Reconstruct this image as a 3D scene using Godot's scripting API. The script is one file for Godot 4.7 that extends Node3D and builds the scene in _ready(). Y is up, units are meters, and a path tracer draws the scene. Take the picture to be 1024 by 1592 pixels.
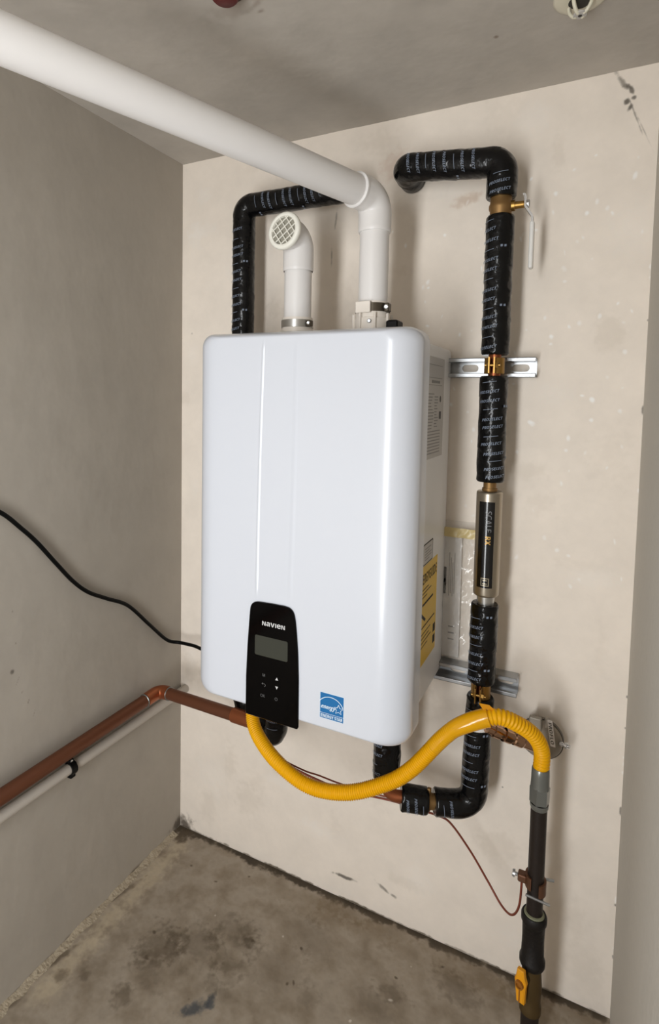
extends Node3D

# ------------------------------------------------------------------ mesh builder
class Geo:
	var v := PackedVector3Array()
	var n := PackedVector3Array()
	var uv := PackedVector2Array()
	var ix := PackedInt32Array()

	func vert(p: Vector3, nm: Vector3, t := Vector2.ZERO) -> int:
		v.append(p)
		n.append(nm)
		uv.append(t)
		return v.size() - 1

	func tri(a: int, b: int, c: int) -> void:
		var face := (v[b] - v[a]).cross(v[c] - v[a])
		if face.dot(n[a] + n[b] + n[c]) > 0.0:
			ix.append_array([a, c, b])
		else:
			ix.append_array([a, b, c])

	func flat_quad(a: Vector3, b: Vector3, c: Vector3, d: Vector3, out: Vector3) -> void:
		var nm := (b - a).cross(d - a).normalized()
		if nm.dot(out) < 0.0:
			nm = -nm
		var i := vert(a, nm, Vector2(0, 0))
		vert(b, nm, Vector2(1, 0))
		vert(c, nm, Vector2(1, 1))
		vert(d, nm, Vector2(0, 1))
		tri(i, i + 1, i + 2)
		tri(i, i + 2, i + 3)

	# rows of points (all of one length); refs says which way is out
	func grid(rows: Array, refs: Array, wrap: bool, uvs: Array = []) -> void:
		var R := rows.size()
		var K: int = rows[0].size()
		var base := v.size()
		for r in R:
			for k in K:
				var k0 := k - 1
				var k1 := k + 1
				if wrap:
					k0 = (k0 + K - 1) % (K - 1) if k0 < 0 else k0
					k1 = k1 % (K - 1) if k1 > K - 1 else k1
				else:
					k0 = maxi(k0, 0)
					k1 = mini(k1, K - 1)
				if wrap and k == 0:
					k0 = K - 2
				if wrap and k == K - 1:
					k1 = 1
				var du: Vector3 = rows[r][k1] - rows[r][k0]
				var dv: Vector3 = rows[mini(r + 1, R - 1)][k] - rows[maxi(r - 1, 0)][k]
				var nm := du.cross(dv)
				var ref: Vector3 = refs[r][k]
				nm = ref if nm.length() < 1e-14 else nm
				nm = nm.normalized()
				if nm.dot(ref) < 0.0:
					nm = -nm
				var t := Vector2(float(k) / (K - 1), float(r) / maxi(R - 1, 1))
				if uvs.size():
					t = uvs[r][k]
				vert(rows[r][k], nm, t)
		for r in R - 1:
			for k in K - 1:
				var a := base + r * K + k
				tri(a, a + 1, a + K + 1)
				tri(a, a + K + 1, a + K)

	func disc(ring: Array, center: Vector3, nm: Vector3) -> void:
		var c := vert(center, nm, Vector2(0.5, 0.5))
		var b := v.size()
		for p in ring:
			vert(p, nm, Vector2(0.5, 0.5))
		for k in ring.size() - 1:
			tri(c, b + k, b + k + 1)

	# sweep of a round section; rad(s, angle) gives the radius
	func tube(path: PackedVector3Array, rad: Callable, seg := 24, caps := true) -> void:
		var N := path.size()
		var rows := []
		var refs := []
		var uvs := []
		var t0 := (path[1] - path[0]).normalized()
		var side := t0.cross(Vector3.UP)
		if side.length() < 0.2:
			side = t0.cross(Vector3.BACK)
		side = side.normalized()
		var s := 0.0
		var prev := t0
		for i in N:
			var t := (path[mini(i + 1, N - 1)] - path[maxi(i - 1, 0)]).normalized()
			var ax := prev.cross(t)
			if ax.length() > 1e-7:
				side = side.rotated(ax.normalized(), prev.angle_to(t))
			side = (side - t * side.dot(t)).normalized()
			var up := t.cross(side)
			prev = t
			if i > 0:
				s += path[i].distance_to(path[i - 1])
			var row := []
			var ref := []
			var uvr := []
			for k in seg + 1:
				var a := TAU * (k % seg) / seg
				var d := side * cos(a) + up * sin(a)
				row.append(path[i] + d * float(rad.call(s, a)))
				ref.append(d)
				uvr.append(Vector2(float(k) / seg, s / 0.1))
			rows.append(row)
			refs.append(ref)
			uvs.append(uvr)
		grid(rows, refs, true, uvs)
		if caps:
			disc(rows[0], path[0], -t0)
			disc(rows[N - 1], path[N - 1], prev)

	func rod(path: PackedVector3Array, r: float, seg := 16, caps := true) -> void:
		tube(path, func(_s, _a): return r, seg, caps)

	# profile of (height along axis, radius)
	func lathe(o: Vector3, axis: Vector3, prof: Array, seg := 32, smooth := false, turn := 0.0) -> void:
		axis = axis.normalized()
		var side := axis.cross(Vector3.UP)
		if side.length() < 0.2:
			side = axis.cross(Vector3.BACK)
		side = side.normalized()
		var up := axis.cross(side)
		var hexed := seg <= 8
		for i in prof.size() - 1:
			var p: Vector2 = prof[i]
			var q: Vector2 = prof[i + 1]
			if p.distance_to(q) < 1e-7:
				continue
			var nl := [_pn(prof, i, i, smooth), _pn(prof, i + 1, i, smooth)]
			if hexed:
				for k in seg:
					var a0 := TAU * k / seg + turn
					var a1 := TAU * (k + 1) / seg + turn
					var d0 := side * cos(a0) + up * sin(a0)
					var d1 := side * cos(a1) + up * sin(a1)
					var mid := (d0 + d1).normalized()
					var out: Vector3 = mid * nl[0].y + axis * nl[0].x
					flat_quad(o + axis * p.x + d0 * p.y, o + axis * p.x + d1 * p.y, o + axis * q.x + d1 * q.y, o + axis * q.x + d0 * q.y, out)
				continue
			var b := v.size()
			for j in 2:
				var pt: Vector2 = prof[i + j]
				for k in seg + 1:
					var a := TAU * k / seg + turn
					var d := side * cos(a) + up * sin(a)
					vert(o + axis * pt.x + d * pt.y, (d * nl[j].y + axis * nl[j].x).normalized(), Vector2(float(k) / seg, pt.x / 0.1))
			for k in seg:
				tri(b + k, b + k + 1, b + seg + 2 + k)
				tri(b + k, b + seg + 2 + k, b + seg + 1 + k)

	func _seg_n(p: Vector2, q: Vector2) -> Vector2:
		var d := (q - p).normalized()
		return Vector2(-d.y, d.x)

	func _pn(prof: Array, at: int, segm: int, smooth: bool) -> Vector2:
		var own := _seg_n(prof[segm], prof[segm + 1])
		if not smooth:
			return own
		var other := own
		if at == segm and segm > 0:
			other = _seg_n(prof[segm - 1], prof[segm])
		elif at == segm + 1 and segm + 2 < prof.size():
			other = _seg_n(prof[segm + 1], prof[segm + 2])
		return (own + other).normalized() if own.dot(other) > 0.6 else own

	# box with rounded edges
	func rbox(lo: Vector3, hi: Vector3, r: float, seg := 3, b := Basis.IDENTITY, o := Vector3.ZERO) -> void:
		var c := (lo + hi) / 2.0
		var h := (hi - lo) / 2.0
		r = minf(r, minf(h.x, minf(h.y, h.z)) * 0.999)
		var core := h - Vector3.ONE * r
		for axis in 3:
			for sg in [-1.0, 1.0]:
				var ua := (axis + 1) % 3
				var va := (axis + 2) % 3
				var base := v.size()
				var K := 2 * seg + 2
				for i in K:
					for j in K:
						var d := Vector3.ZERO
						var pos := Vector3.ZERO
						d[axis] = sg
						pos[axis] = sg * core[axis]
						var ai := -PI / 4 * (1.0 - float(i) / seg) if i <= seg else PI / 4 * float(i - seg - 1) / seg
						var aj := -PI / 4 * (1.0 - float(j) / seg) if j <= seg else PI / 4 * float(j - seg - 1) / seg
						d[ua] = tan(ai)
						d[va] = tan(aj)
						pos[ua] = core[ua] * (-1.0 if i <= seg else 1.0)
						pos[va] = core[va] * (-1.0 if j <= seg else 1.0)
						d = d.normalized()
						vert(o + b * (c + pos + d * r), (b * d).normalized(), Vector2(float(i) / K, float(j) / K))
				for i in K - 1:
					for j in K - 1:
						var a := base + i * K + j
						tri(a, a + 1, a + K + 1)
						tri(a, a + K + 1, a + K)

	# extruded outline with a bevelled front edge, lying on the plane o, ux, uy
	func plate(poly: PackedVector2Array, depth: float, bevel: float, o: Vector3, ux: Vector3, uy: Vector3) -> void:
		var nz := ux.cross(uy).normalized()
		var N := poly.size()
		var area := 0.0
		for i in N:
			area += poly[i].cross(poly[(i + 1) % N])
		if area < 0.0:
			poly.reverse()
		var inner := PackedVector2Array()
		for i in N:
			var e0 := (poly[i] - poly[(i + N - 1) % N]).normalized()
			var e1 := (poly[(i + 1) % N] - poly[i]).normalized()
			var n0 := Vector2(-e0.y, e0.x)
			var n1 := Vector2(-e1.y, e1.x)
			var m := (n0 + n1)
			m = m / maxf(0.3, m.dot(n0))
			inner.append(poly[i] + m * bevel)
		var top := depth
		var mid := depth - bevel
		for i in N:
			var j := (i + 1) % N
			var e := (poly[j] - poly[i]).normalized()
			var out := ux * e.y - uy * e.x
			var a := o + ux * poly[i].x + uy * poly[i].y
			var b := o + ux * poly[j].x + uy * poly[j].y
			flat_quad(a, b, b + nz * mid, a + nz * mid, out)
			if bevel > 0.0:
				var c := o + ux * inner[i].x + uy * inner[i].y + nz * top
				var d := o + ux * inner[j].x + uy * inner[j].y + nz * top
				flat_quad(a + nz * mid, b + nz * mid, d, c, out + nz)
		var tris := Geometry2D.triangulate_polygon(inner)
		var b0 := v.size()
		for p in inner:
			vert(o + ux * p.x + uy * p.y + nz * top, nz, p)
		for k in range(0, tris.size(), 3):
			tri(b0 + tris[k], b0 + tris[k + 1], b0 + tris[k + 2])

	# a flat strap swept along a path: wide is the direction of its width
	func strap(path: PackedVector3Array, wide: Vector3, width: float, thick: float) -> void:
		var N := path.size()
		var rows := []
		for i in N:
			var t := (path[mini(i + 1, N - 1)] - path[maxi(i - 1, 0)]).normalized()
			var w := (wide - t * wide.dot(t)).normalized()
			var u := t.cross(w)
			var a := w * width / 2.0
			var c := u * thick / 2.0
			rows.append([path[i] + a + c, path[i] - a + c, path[i] - a - c, path[i] + a - c])
		for i in N - 1:
			for k in 4:
				var l := (k + 1) % 4
				var out: Vector3 = (rows[i][k] + rows[i][l]) / 2.0 - path[i]
				flat_quad(rows[i][k], rows[i][l], rows[i + 1][l], rows[i + 1][k], out)
		flat_quad(rows[0][0], rows[0][1], rows[0][2], rows[0][3], path[0] - path[1])
		flat_quad(rows[N - 1][0], rows[N - 1][1], rows[N - 1][2], rows[N - 1][3], path[N - 1] - path[N - 2])

	func add_text(tm: TextMesh, place: Callable) -> void:
		var arr := tm.get_mesh_arrays()
		var tv: PackedVector3Array = arr[Mesh.ARRAY_VERTEX]
		var tn: PackedVector3Array = arr[Mesh.ARRAY_NORMAL]
		var ti: PackedInt32Array = arr[Mesh.ARRAY_INDEX]
		for k in range(0, ti.size(), 3):
			if tn[ti[k]].z < 0.5:
				continue
			var b := v.size()
			for j in 3:
				var q: Array = place.call(tv[ti[k + j]])
				vert(q[0], q[1])
			tri(b, b + 1, b + 2)

	func mesh() -> ArrayMesh:
		var a := []
		a.resize(Mesh.ARRAY_MAX)
		a[Mesh.ARRAY_VERTEX] = v
		a[Mesh.ARRAY_NORMAL] = n
		a[Mesh.ARRAY_TEX_UV] = uv
		a[Mesh.ARRAY_INDEX] = ix
		var m := ArrayMesh.new()
		m.add_surface_from_arrays(Mesh.PRIMITIVE_TRIANGLES, a)
		return m


# ------------------------------------------------------------------ helpers
const RW := 1.0167
const RH := 1.729
const RD := 1.85
var M := {}
var rng := RandomNumberGenerator.new()


func thing(called: String, label: String, category: String, base: Vector3, group := "") -> Node3D:
	var o := Node3D.new()
	o.name = called
	add_child(o, true)
	o.position = base
	return tag(o, label, category, group)


func tag(o: Node3D, label: String, category: String, group := "") -> Node3D:
	o.set_meta("label", label)
	o.set_meta("category", category)
	if group:
		o.set_meta("group", group)
	return o


# all shapes are given in room coordinates
func part(called: String, g: Geo, mat: Material, parent: Node3D = null, label := "") -> MeshInstance3D:
	var o := MeshInstance3D.new()
	o.name = called
	o.mesh = g.mesh()
	o.material_override = mat
	o.cast_shadow = GeometryInstance3D.SHADOW_CASTING_SETTING_ON
	if parent == null:
		add_child(o, true)
	else:
		parent.add_child(o, true)
		if parent.get_parent() == self and not parent is MeshInstance3D:
			o.position = -parent.position
	if label:
		o.set_meta("label", label)
	return o


func struct(called: String, g: Geo, mat: Material, parent: Node3D = null) -> MeshInstance3D:
	var o := part(called, g, mat, parent)
	o.set_meta("kind", "structure")
	return o


func mat(c: Color, rough := 0.5, metal := 0.0) -> StandardMaterial3D:
	var m := StandardMaterial3D.new()
	m.albedo_color = c
	m.roughness = rough
	m.metallic = metal
	return m


func c255(r: float, g: float, b: float) -> Color:
	return Color(r / 255.0, g / 255.0, b / 255.0)


func noise_tex(freq: float, octaves: int, sd: int, size := 256) -> NoiseTexture2D:
	var f := FastNoiseLite.new()
	f.seed = sd
	f.frequency = freq
	f.fractal_octaves = octaves
	var t := NoiseTexture2D.new()
	t.width = size
	t.height = size
	t.seamless = true
	t.noise = f
	return t


func relief(m: StandardMaterial3D, tex: Texture2D, cm: float, scale: float) -> void:
	m.heightmap_enabled = true
	m.heightmap_texture = tex
	m.heightmap_scale = cm
	m.uv1_triplanar = true
	m.uv1_world_triplanar = true
	m.uv1_scale = Vector3.ONE * scale


func resample(p: PackedVector3Array, step: float) -> PackedVector3Array:
	var total := 0.0
	for i in p.size() - 1:
		total += p[i].distance_to(p[i + 1])
	var count := maxi(2, roundi(total / step))
	var out := PackedVector3Array()
	var i := 0
	var done := 0.0
	for k in count + 1:
		var want := total * k / count
		while i < p.size() - 2 and done + p[i].distance_to(p[i + 1]) < want - 1e-9:
			done += p[i].distance_to(p[i + 1])
			i += 1
		var l := p[i].distance_to(p[i + 1])
		out.append(p[i].lerp(p[i + 1], clampf((want - done) / maxf(l, 1e-9), 0.0, 1.0)))
	return out


# corner points rounded off with arcs
func fillet(pts: Array, r: float, step := 0.004) -> PackedVector3Array:
	var out := PackedVector3Array([pts[0]])
	for i in range(1, pts.size() - 1):
		var p: Vector3 = pts[i]
		var a: Vector3 = (pts[i - 1] - p).normalized()
		var b: Vector3 = (pts[i + 1] - p).normalized()
		var ang := a.angle_to(b)
		if ang > PI - 0.01:
			out.append(p)
			continue
		var d := r / tan(ang / 2.0)
		var c := p + (a + b).normalized() * r / sin(ang / 2.0)
		var s := p + a * d - c
		var e := p + b * d - c
		for k in 13:
			out.append(c + s.slerp(e, k / 12.0))
	out.append(pts[pts.size() - 1])
	return resample(out, step)


func spline(pts: Array, step: float) -> PackedVector3Array:
	var out := PackedVector3Array()
	for i in pts.size() - 1:
		var a: Vector3 = pts[maxi(i - 1, 0)]
		var b: Vector3 = pts[i]
		var c: Vector3 = pts[i + 1]
		var d: Vector3 = pts[mini(i + 2, pts.size() - 1)]
		for k in 16:
			out.append(b.cubic_interpolate(c, a, d, k / 16.0))
	out.append(pts[pts.size() - 1])
	return resample(out, step)


func line(a: Vector3, b: Vector3, step := 10.0) -> PackedVector3Array:
	return resample(PackedVector3Array([a, b]), step) if a.distance_to(b) > step else PackedVector3Array([a, b])


func font(bold := true, mono := false) -> SystemFont:
	var f := SystemFont.new()
	f.font_names = PackedStringArray(["Droid Sans Mono" if mono else "Droid Sans"])
	f.font_weight = 700 if bold else 400
	return f


func words(text: String, cap: float, bold := true) -> TextMesh:
	var t := TextMesh.new()
	t.text = text
	t.font = font(bold)
	t.font_size = 24
	t.pixel_size = cap / 0.714 / 24.0
	t.depth = 0.0004
	t.curve_step = 1.5
	t.horizontal_alignment = HORIZONTAL_ALIGNMENT_CENTER
	t.vertical_alignment = VERTICAL_ALIGNMENT_CENTER
	return t


# flat lettering on the plane o, ux, uy
func letter(g: Geo, text: String, cap: float, o: Vector3, ux: Vector3, uy: Vector3, bold := true, stretch := 1.0, slant := 0.0) -> void:
	var nz := ux.cross(uy)
	g.add_text(words(text, cap, bold), func(p): return [o + ux * (p.x * stretch + p.y * slant) + uy * p.y, nz])


# lettering stretched to a given width
func letter_fit(g: Geo, text: String, cap: float, width: float, o: Vector3, ux: Vector3, uy: Vector3, bold := true, slant := 0.0) -> void:
	letter(g, text, cap, o, ux, uy, bold, width / words(text, cap, bold).get_aabb().size.x, slant)


# lettering bent round a pipe: baseline runs round it, letters stand along the axis
func bent(g: Geo, text: String, cap: float, o: Vector3, axis: Vector3, front: Vector3, r: float, ang: float, along: float, bold := true, slant := 0.0, turned := false, stretch := 1.0) -> void:
	axis = axis.normalized()
	front = (front - axis * front.dot(axis)).normalized()
	var side := axis.cross(front)
	g.add_text(words(text, cap, bold), func(p):
		var px: float = p.x * stretch
		var u: float = (-p.y if not turned else 0.0)
		var c: float = px if not turned else p.y
		var l: float = p.y if not turned else -px
		c += l * slant if not turned else 0.0
		l += c * slant * 0.6 if not turned else 0.0
		var a: float = ang + c / r
		var d := front * cos(a) + side * sin(a)
		return [o + axis * (along + l) + d * r, d])


func bent_bar(g: Geo, w: float, h: float, o: Vector3, axis: Vector3, front: Vector3, r: float, ang: float, along: float, slant := 0.0) -> void:
	axis = axis.normalized()
	front = (front - axis * front.dot(axis)).normalized()
	var side := axis.cross(front)
	var rows := []
	var refs := []
	for j in 2:
		var row := []
		var ref := []
		for k in 9:
			var c := w * (k / 8.0 - 0.5)
			var a := ang + c / r
			var d := front * cos(a) + side * sin(a)
			row.append(o + axis * (along + h * (j - 0.5) + c * slant) + d * r)
			ref.append(d)
		rows.append(row)
		refs.append(ref)
	g.grid(rows, refs, false)


func poly_rect(x0: float, y0: float, x1: float, y1: float, r: float, seg := 5) -> PackedVector2Array:
	var out := PackedVector2Array()
	for q in [[x1 - r, y1 - r, 0.0], [x0 + r, y1 - r, PI / 2], [x0 + r, y0 + r, PI], [x1 - r, y0 + r, 3 * PI / 2]]:
		for k in seg + 1:
			var a: float = q[2] + PI / 2 * k / seg
			out.append(Vector2(q[0] + r * cos(a), q[1] + r * sin(a)))
	return out


func poly_circle(x: float, y: float, r: float, seg := 24) -> PackedVector2Array:
	var out := PackedVector2Array()
	for k in seg:
		out.append(Vector2(x + r * cos(TAU * k / seg), y + r * sin(TAU * k / seg)))
	return out


# a wall picture: base colour, soft unevenness, then marks [x, y, rx, ry, turn, colour, strength] in metres
func painted(w_px: int, w: float, h: float, base: Color, uneven: float, sd: int, marks: Array, tone2 := Color.BLACK, mixing := 0.0) -> ImageTexture:
	var h_px := roundi(w_px * h / w)
	var f := FastNoiseLite.new()
	f.seed = sd
	f.frequency = 0.012
	f.fractal_octaves = 5
	var n1 := f.get_image(w_px, h_px)
	n1.convert(Image.FORMAT_L8)
	var b1 := n1.get_data()
	f.frequency = 0.055
	f.seed = sd + 7
	f.fractal_octaves = 4
	var n2 := f.get_image(w_px, h_px)
	n2.convert(Image.FORMAT_L8)
	var b2 := n2.get_data()
	var buf := PackedFloat32Array()
	buf.resize(w_px * h_px * 3)
	for i in w_px * h_px:
		var a := b1[i] / 255.0 - 0.5
		var b := b2[i] / 255.0 - 0.5
		var k := 1.0 + uneven * (a * 1.6 + b * 0.5)
		var t := clampf(mixing * (a * 2.4 + b * 0.6 + 0.35), 0.0, 1.0)
		buf[i * 3] = lerpf(base.r, tone2.r, t) * k
		buf[i * 3 + 1] = lerpf(base.g, tone2.g, t) * k
		buf[i * 3 + 2] = lerpf(base.b, tone2.b, t) * k
	var s := w_px / w
	for m in marks:
		var cx: float = m[0] * s
		var cy: float = (h - m[1]) * s
		var rx: float = m[2] * s
		var ry: float = m[3] * s
		var big := maxf(rx, ry) * 1.5 + 2.0
		var ca := cos(m[4])
		var sa := sin(m[4])
		var col: Color = m[5]
		for y in range(maxi(0, int(cy - big)), mini(h_px, int(cy + big) + 1)):
			for x in range(maxi(0, int(cx - big)), mini(w_px, int(cx + big) + 1)):
				var dx := x - cx
				var dy := -(y - cy)
				var u := (dx * ca + dy * sa) / rx
				var q := (-dx * sa + dy * ca) / ry
				var i := y * w_px + x
				var rag := (b2[i] / 255.0 - 0.5) * 1.1 + (b1[i] / 255.0 - 0.5) * 0.9
				var d := sqrt(u * u + q * q) + rag
				var k: float = m[6] * smoothstep(0.0, 1.0, (1.35 - d) / 1.1)
				if k > 0.0:
					buf[i * 3] = lerpf(buf[i * 3], col.r, k)
					buf[i * 3 + 1] = lerpf(buf[i * 3 + 1], col.g, k)
					buf[i * 3 + 2] = lerpf(buf[i * 3 + 2], col.b, k)
	var out := PackedByteArray()
	out.resize(buf.size())
	for i in buf.size():
		out[i] = int(clampf(buf[i], 0.0, 1.0) * 255.0)
	return ImageTexture.create_from_image(Image.create_from_data(w_px, h_px, false, Image.FORMAT_RGB8, out))


# a slab whose uv run over two of its axes
func slab(lo: Vector3, hi: Vector3, ua: int, va: int, u0: float, u1: float, v0: float, v1: float, flip := false) -> Geo:
	var g := Geo.new()
	g.rbox(lo, hi, 0.0005, 1)
	for i in g.v.size():
		var t := Vector2((g.v[i][ua] - u0) / (u1 - u0), 1.0 - (g.v[i][va] - v0) / (v1 - v0))
		if flip:
			t.y = 1.0 - t.y
		g.uv[i] = t
	return g


# black taped foam sleeve with a spiral lap and the maker's print
func sleeve(called: String, pts: Array, r: float, parent: Node3D, bend := 0.03, print_front := Vector3(-0.35, 0, 1), prints: Array = [], sd := 1) -> MeshInstance3D:
	var f := FastNoiseLite.new()
	f.seed = sd
	f.frequency = 28.0
	f.fractal_octaves = 2
	var path := fillet(pts, bend, 0.003)
	var g := Geo.new()
	var total := 0.0
	for i in path.size() - 1:
		total += path[i].distance_to(path[i + 1])
	g.tube(path, func(s, a):
		var lap: float = fposmod(s / 0.046 + a / TAU + sd * 0.37, 1.0)
		var e: float = 0.0022 * maxf(0.0, 1.0 - minf(s, total - s) / 0.003)
		return r + 0.0007 * lap + 0.0011 * f.get_noise_3d(s, cos(a) * 0.03, sin(a) * 0.03) - e, 40)
	var o := part(called, g, M.tape, parent)
	var t := Geo.new()
	for p in prints:   # [from, to, angle, drift of the angle, spacing]
		var a: Vector3 = p[0]
		var b: Vector3 = p[1]
		var axis := (b - a).normalized()
		var l := a.distance_to(b)
		var s := 0.012
		var k := sd
		while s < l - 0.008:
			var ang: float = p[2] + p[3] * s + rng.randf_range(-0.12, 0.12)
			if k % 3 == 2:
				bent_bar(t, 0.026, 0.0009, a, axis, print_front, r + 0.0022, ang, s, 0.12)
				if k % 2 == 0:
					bent_bar(t, 0.004, 0.004, a, axis, print_front, r + 0.0022, ang + 1.0, s + 0.006, 0.1)
					bent_bar(t, 0.004, 0.004, a, axis, print_front, r + 0.0022, ang + 1.25, s + 0.006, 0.1)
			else:
				bent(t, "PROSELECT", 0.0050, a, axis, print_front, r + 0.0022, ang, s, true, 0.22)
			s += p[4] * rng.randf_range(0.85, 1.15)
			k += 1
	if prints.size():
		part("printed_lettering", t, M.tape_print, o, "pale grey printed lettering")
	return o


func screw(called: String, at: Vector3, axis: Vector3, r: float, h: float, m: Material, parent: Node3D) -> void:
	var g := Geo.new()
	g.lathe(at, axis, [Vector2(0, r), Vector2(h * 0.6, r), Vector2(h, r * 0.7), Vector2(h, 0.0001)], 16)
	part(called, g, m, parent)


# ------------------------------------------------------------------ scene
func _ready() -> void:
	rng.seed = 11
	var cam := Camera3D.new()
	cam.name = "camera"
	add_child(cam)
	cam.position = Vector3(0.9419, 1.1543, 1.1657)
	cam.rotation = Vector3(-0.0633, 0.4759, 0.0170)
	cam.near = 0.02
	cam.far = 60.0
	cam.projection = Camera3D.PROJECTION_FRUSTUM
	cam.size = 2.0 * cam.near * 796.0 / 888.4
	cam.frustum_offset = Vector2((512.0 - 465.73) / 888.4, (673.68 - 796.0) / 888.4) * cam.near
	cam.current = true

	var env := Environment.new()
	env.background_mode = Environment.BG_SKY
	var sky := Sky.new()
	var sm := ProceduralSkyMaterial.new()
	sm.sky_top_color = Color(0.72, 0.8, 0.92)
	sm.sky_horizon_color = Color(0.9, 0.92, 0.94)
	sm.ground_bottom_color = Color(0.5, 0.48, 0.45)
	sm.ground_horizon_color = Color(0.6, 0.58, 0.55)
	sky.sky_material = sm
	env.sky = sky
	env.background_energy_multiplier = 1.0
	env.tonemap_mode = Environment.TONE_MAPPER_LINEAR
	env.tonemap_exposure = 1.0
	env.sdfgi_enabled = true
	env.ssao_enabled = true
	env.ssil_enabled = true
	var we := WorldEnvironment.new()
	we.name = "world_environment"
	we.environment = env
	add_child(we)

	# daylight that falls in through the narrow opening of the door behind the camera
	var day := AreaLight3D.new()
	day.name = "doorway_daylight"
	day.area_size = Vector2(0.24, 1.36)
	day.light_color = Color(0.985, 0.995, 1.0)
	day.light_energy = 2.52
	day.area_range = 8.0
	day.shadow_enabled = true
	add_child(day)
	day.position = Vector3(0.55, 0.90, RD + 0.04)
	day.rotation_degrees = Vector3(14, 24, 0)

	materials()
	room()
	water_heater()
	exhaust_vent()
	intake_vent()
	left_insulated_pipe()
	right_insulated_pipe()
	struts()
	pouch()
	gas_line()
	left_wall_pipes()
	ceiling_things()


func materials() -> void:
	var fine := noise_tex(0.05, 4, 3)
	var soft := noise_tex(0.02, 3, 5)
	M.steel = mat(c255(190, 188, 184), 0.32, 0.9)
	M.zinc = mat(c255(178, 180, 182), 0.36, 0.85)
	M.dark_steel = mat(c255(98, 90, 78), 0.4, 0.8)
	M.screw = mat(c255(205, 205, 205), 0.25, 0.9)
	M.brass = mat(c255(176, 140, 84), 0.34, 0.85)
	M.old_brass = mat(c255(140, 108, 66), 0.5, 0.7)
	M.gold_zinc = mat(c255(158, 122, 64), 0.36, 0.85)
	M.copper = mat(c255(164, 96, 62), 0.4, 0.8)
	M.dull_copper = mat(c255(114, 70, 48), 0.5, 0.55)
	relief(M.dull_copper, soft, 0.02, 6.0)
	M.enamel = mat(c255(214, 218, 227), 0.28)
	M.enamel.clearcoat_enabled = true
	M.enamel.clearcoat = 0.4
	M.enamel.clearcoat_roughness = 0.22
	M.case = mat(c255(232, 231, 231), 0.35)
	M.pvc = mat(c255(228, 225, 223), 0.36)
	M.white_plastic = mat(c255(232, 224, 214), 0.4)
	M.grille = mat(c255(240, 238, 228), 0.5)
	M.dark_inside = mat(c255(60, 56, 50), 0.9)
	M.mesh_back = mat(c255(150, 146, 134), 0.9)
	M.black_gloss = mat(c255(5, 4, 4), 0.1)
	M.black_gloss.metallic_specular = 0.22
	M.lcd = mat(c255(62, 63, 56), 0.22)
	M.lcd.metallic_specular = 0.3
	M.glyph = mat(c255(200, 200, 200), 0.5)
	M.dim_glyph = mat(c255(92, 92, 92), 0.5)
	M.tape = mat(c255(9, 9, 10), 0.22)
	M.tape.metallic_specular = 0.4
	relief(M.tape, soft, 0.12, 9.0)
	M.tape_print = mat(c255(120, 130, 146), 0.45)
	M.foam = mat(c255(20, 20, 21), 0.8)
	M.rubber = mat(c255(9, 9, 9), 0.45)
	M.rubber.metallic_specular = 0.3
	M.hose = mat(c255(232, 170, 3), 0.42)
	M.hose.metallic_specular = 0.35
	M.yellow_tape = mat(c255(222, 160, 6), 0.18)
	M.iron = mat(c255(40, 32, 28), 0.45, 0.3)
	relief(M.iron, fine, 0.03, 7.0)
	M.cast_iron = mat(c255(22, 18, 16), 0.55, 0.3)
	relief(M.cast_iron, fine, 0.06, 7.0)
	M.sealant = mat(c255(130, 130, 104), 0.7)
	M.grey_metal = mat(c255(128, 130, 126), 0.3, 0.6)
	M.bronze = mat(c255(92, 74, 44), 0.5, 0.6)
	M.clamp_bronze = mat(c255(104, 70, 50), 0.5, 0.5)
	M.paper = mat(c255(226, 222, 218), 0.7)
	M.print_grey = mat(c255(150, 148, 146), 0.7)
	M.print_black = mat(c255(38, 36, 30), 0.7)
	M.label_yellow = mat(c255(232, 190, 40), 0.4)
	M.label_grey = mat(c255(188, 184, 180), 0.35)
	M.star_blue = mat(c255(2, 104, 166), 0.4)
	M.white_print = mat(c255(225, 238, 246), 0.4)
	M.wire = mat(c255(128, 62, 44), 0.5, 0.3)
	M.cord = mat(c255(7, 7, 7), 0.5)
	M.cord.metallic_specular = 0.25
	M.gold_print = mat(c255(190, 150, 80), 0.4, 0.4)
	M.grip = mat(c255(228, 226, 222), 0.35)
	M.red_paint = mat(c255(92, 26, 28), 0.5)
	M.cream_plastic = mat(c255(216, 210, 190), 0.35)
	M.orange_plastic = mat(c255(236, 160, 20), 0.42)
	M.aged_orange = mat(c255(150, 92, 20), 0.5)
	M.white_pipe = mat(c255(190, 182, 172), 0.55)
	M.blue_cap = mat(c255(24, 60, 130), 0.4)
	M.film = StandardMaterial3D.new()
	M.film.albedo_color = Color(0.95, 0.94, 0.92, 0.16)
	M.film.transparency = BaseMaterial3D.TRANSPARENCY_ALPHA
	M.film.roughness = 0.12
	M.film.cull_mode = BaseMaterial3D.CULL_DISABLED


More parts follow.
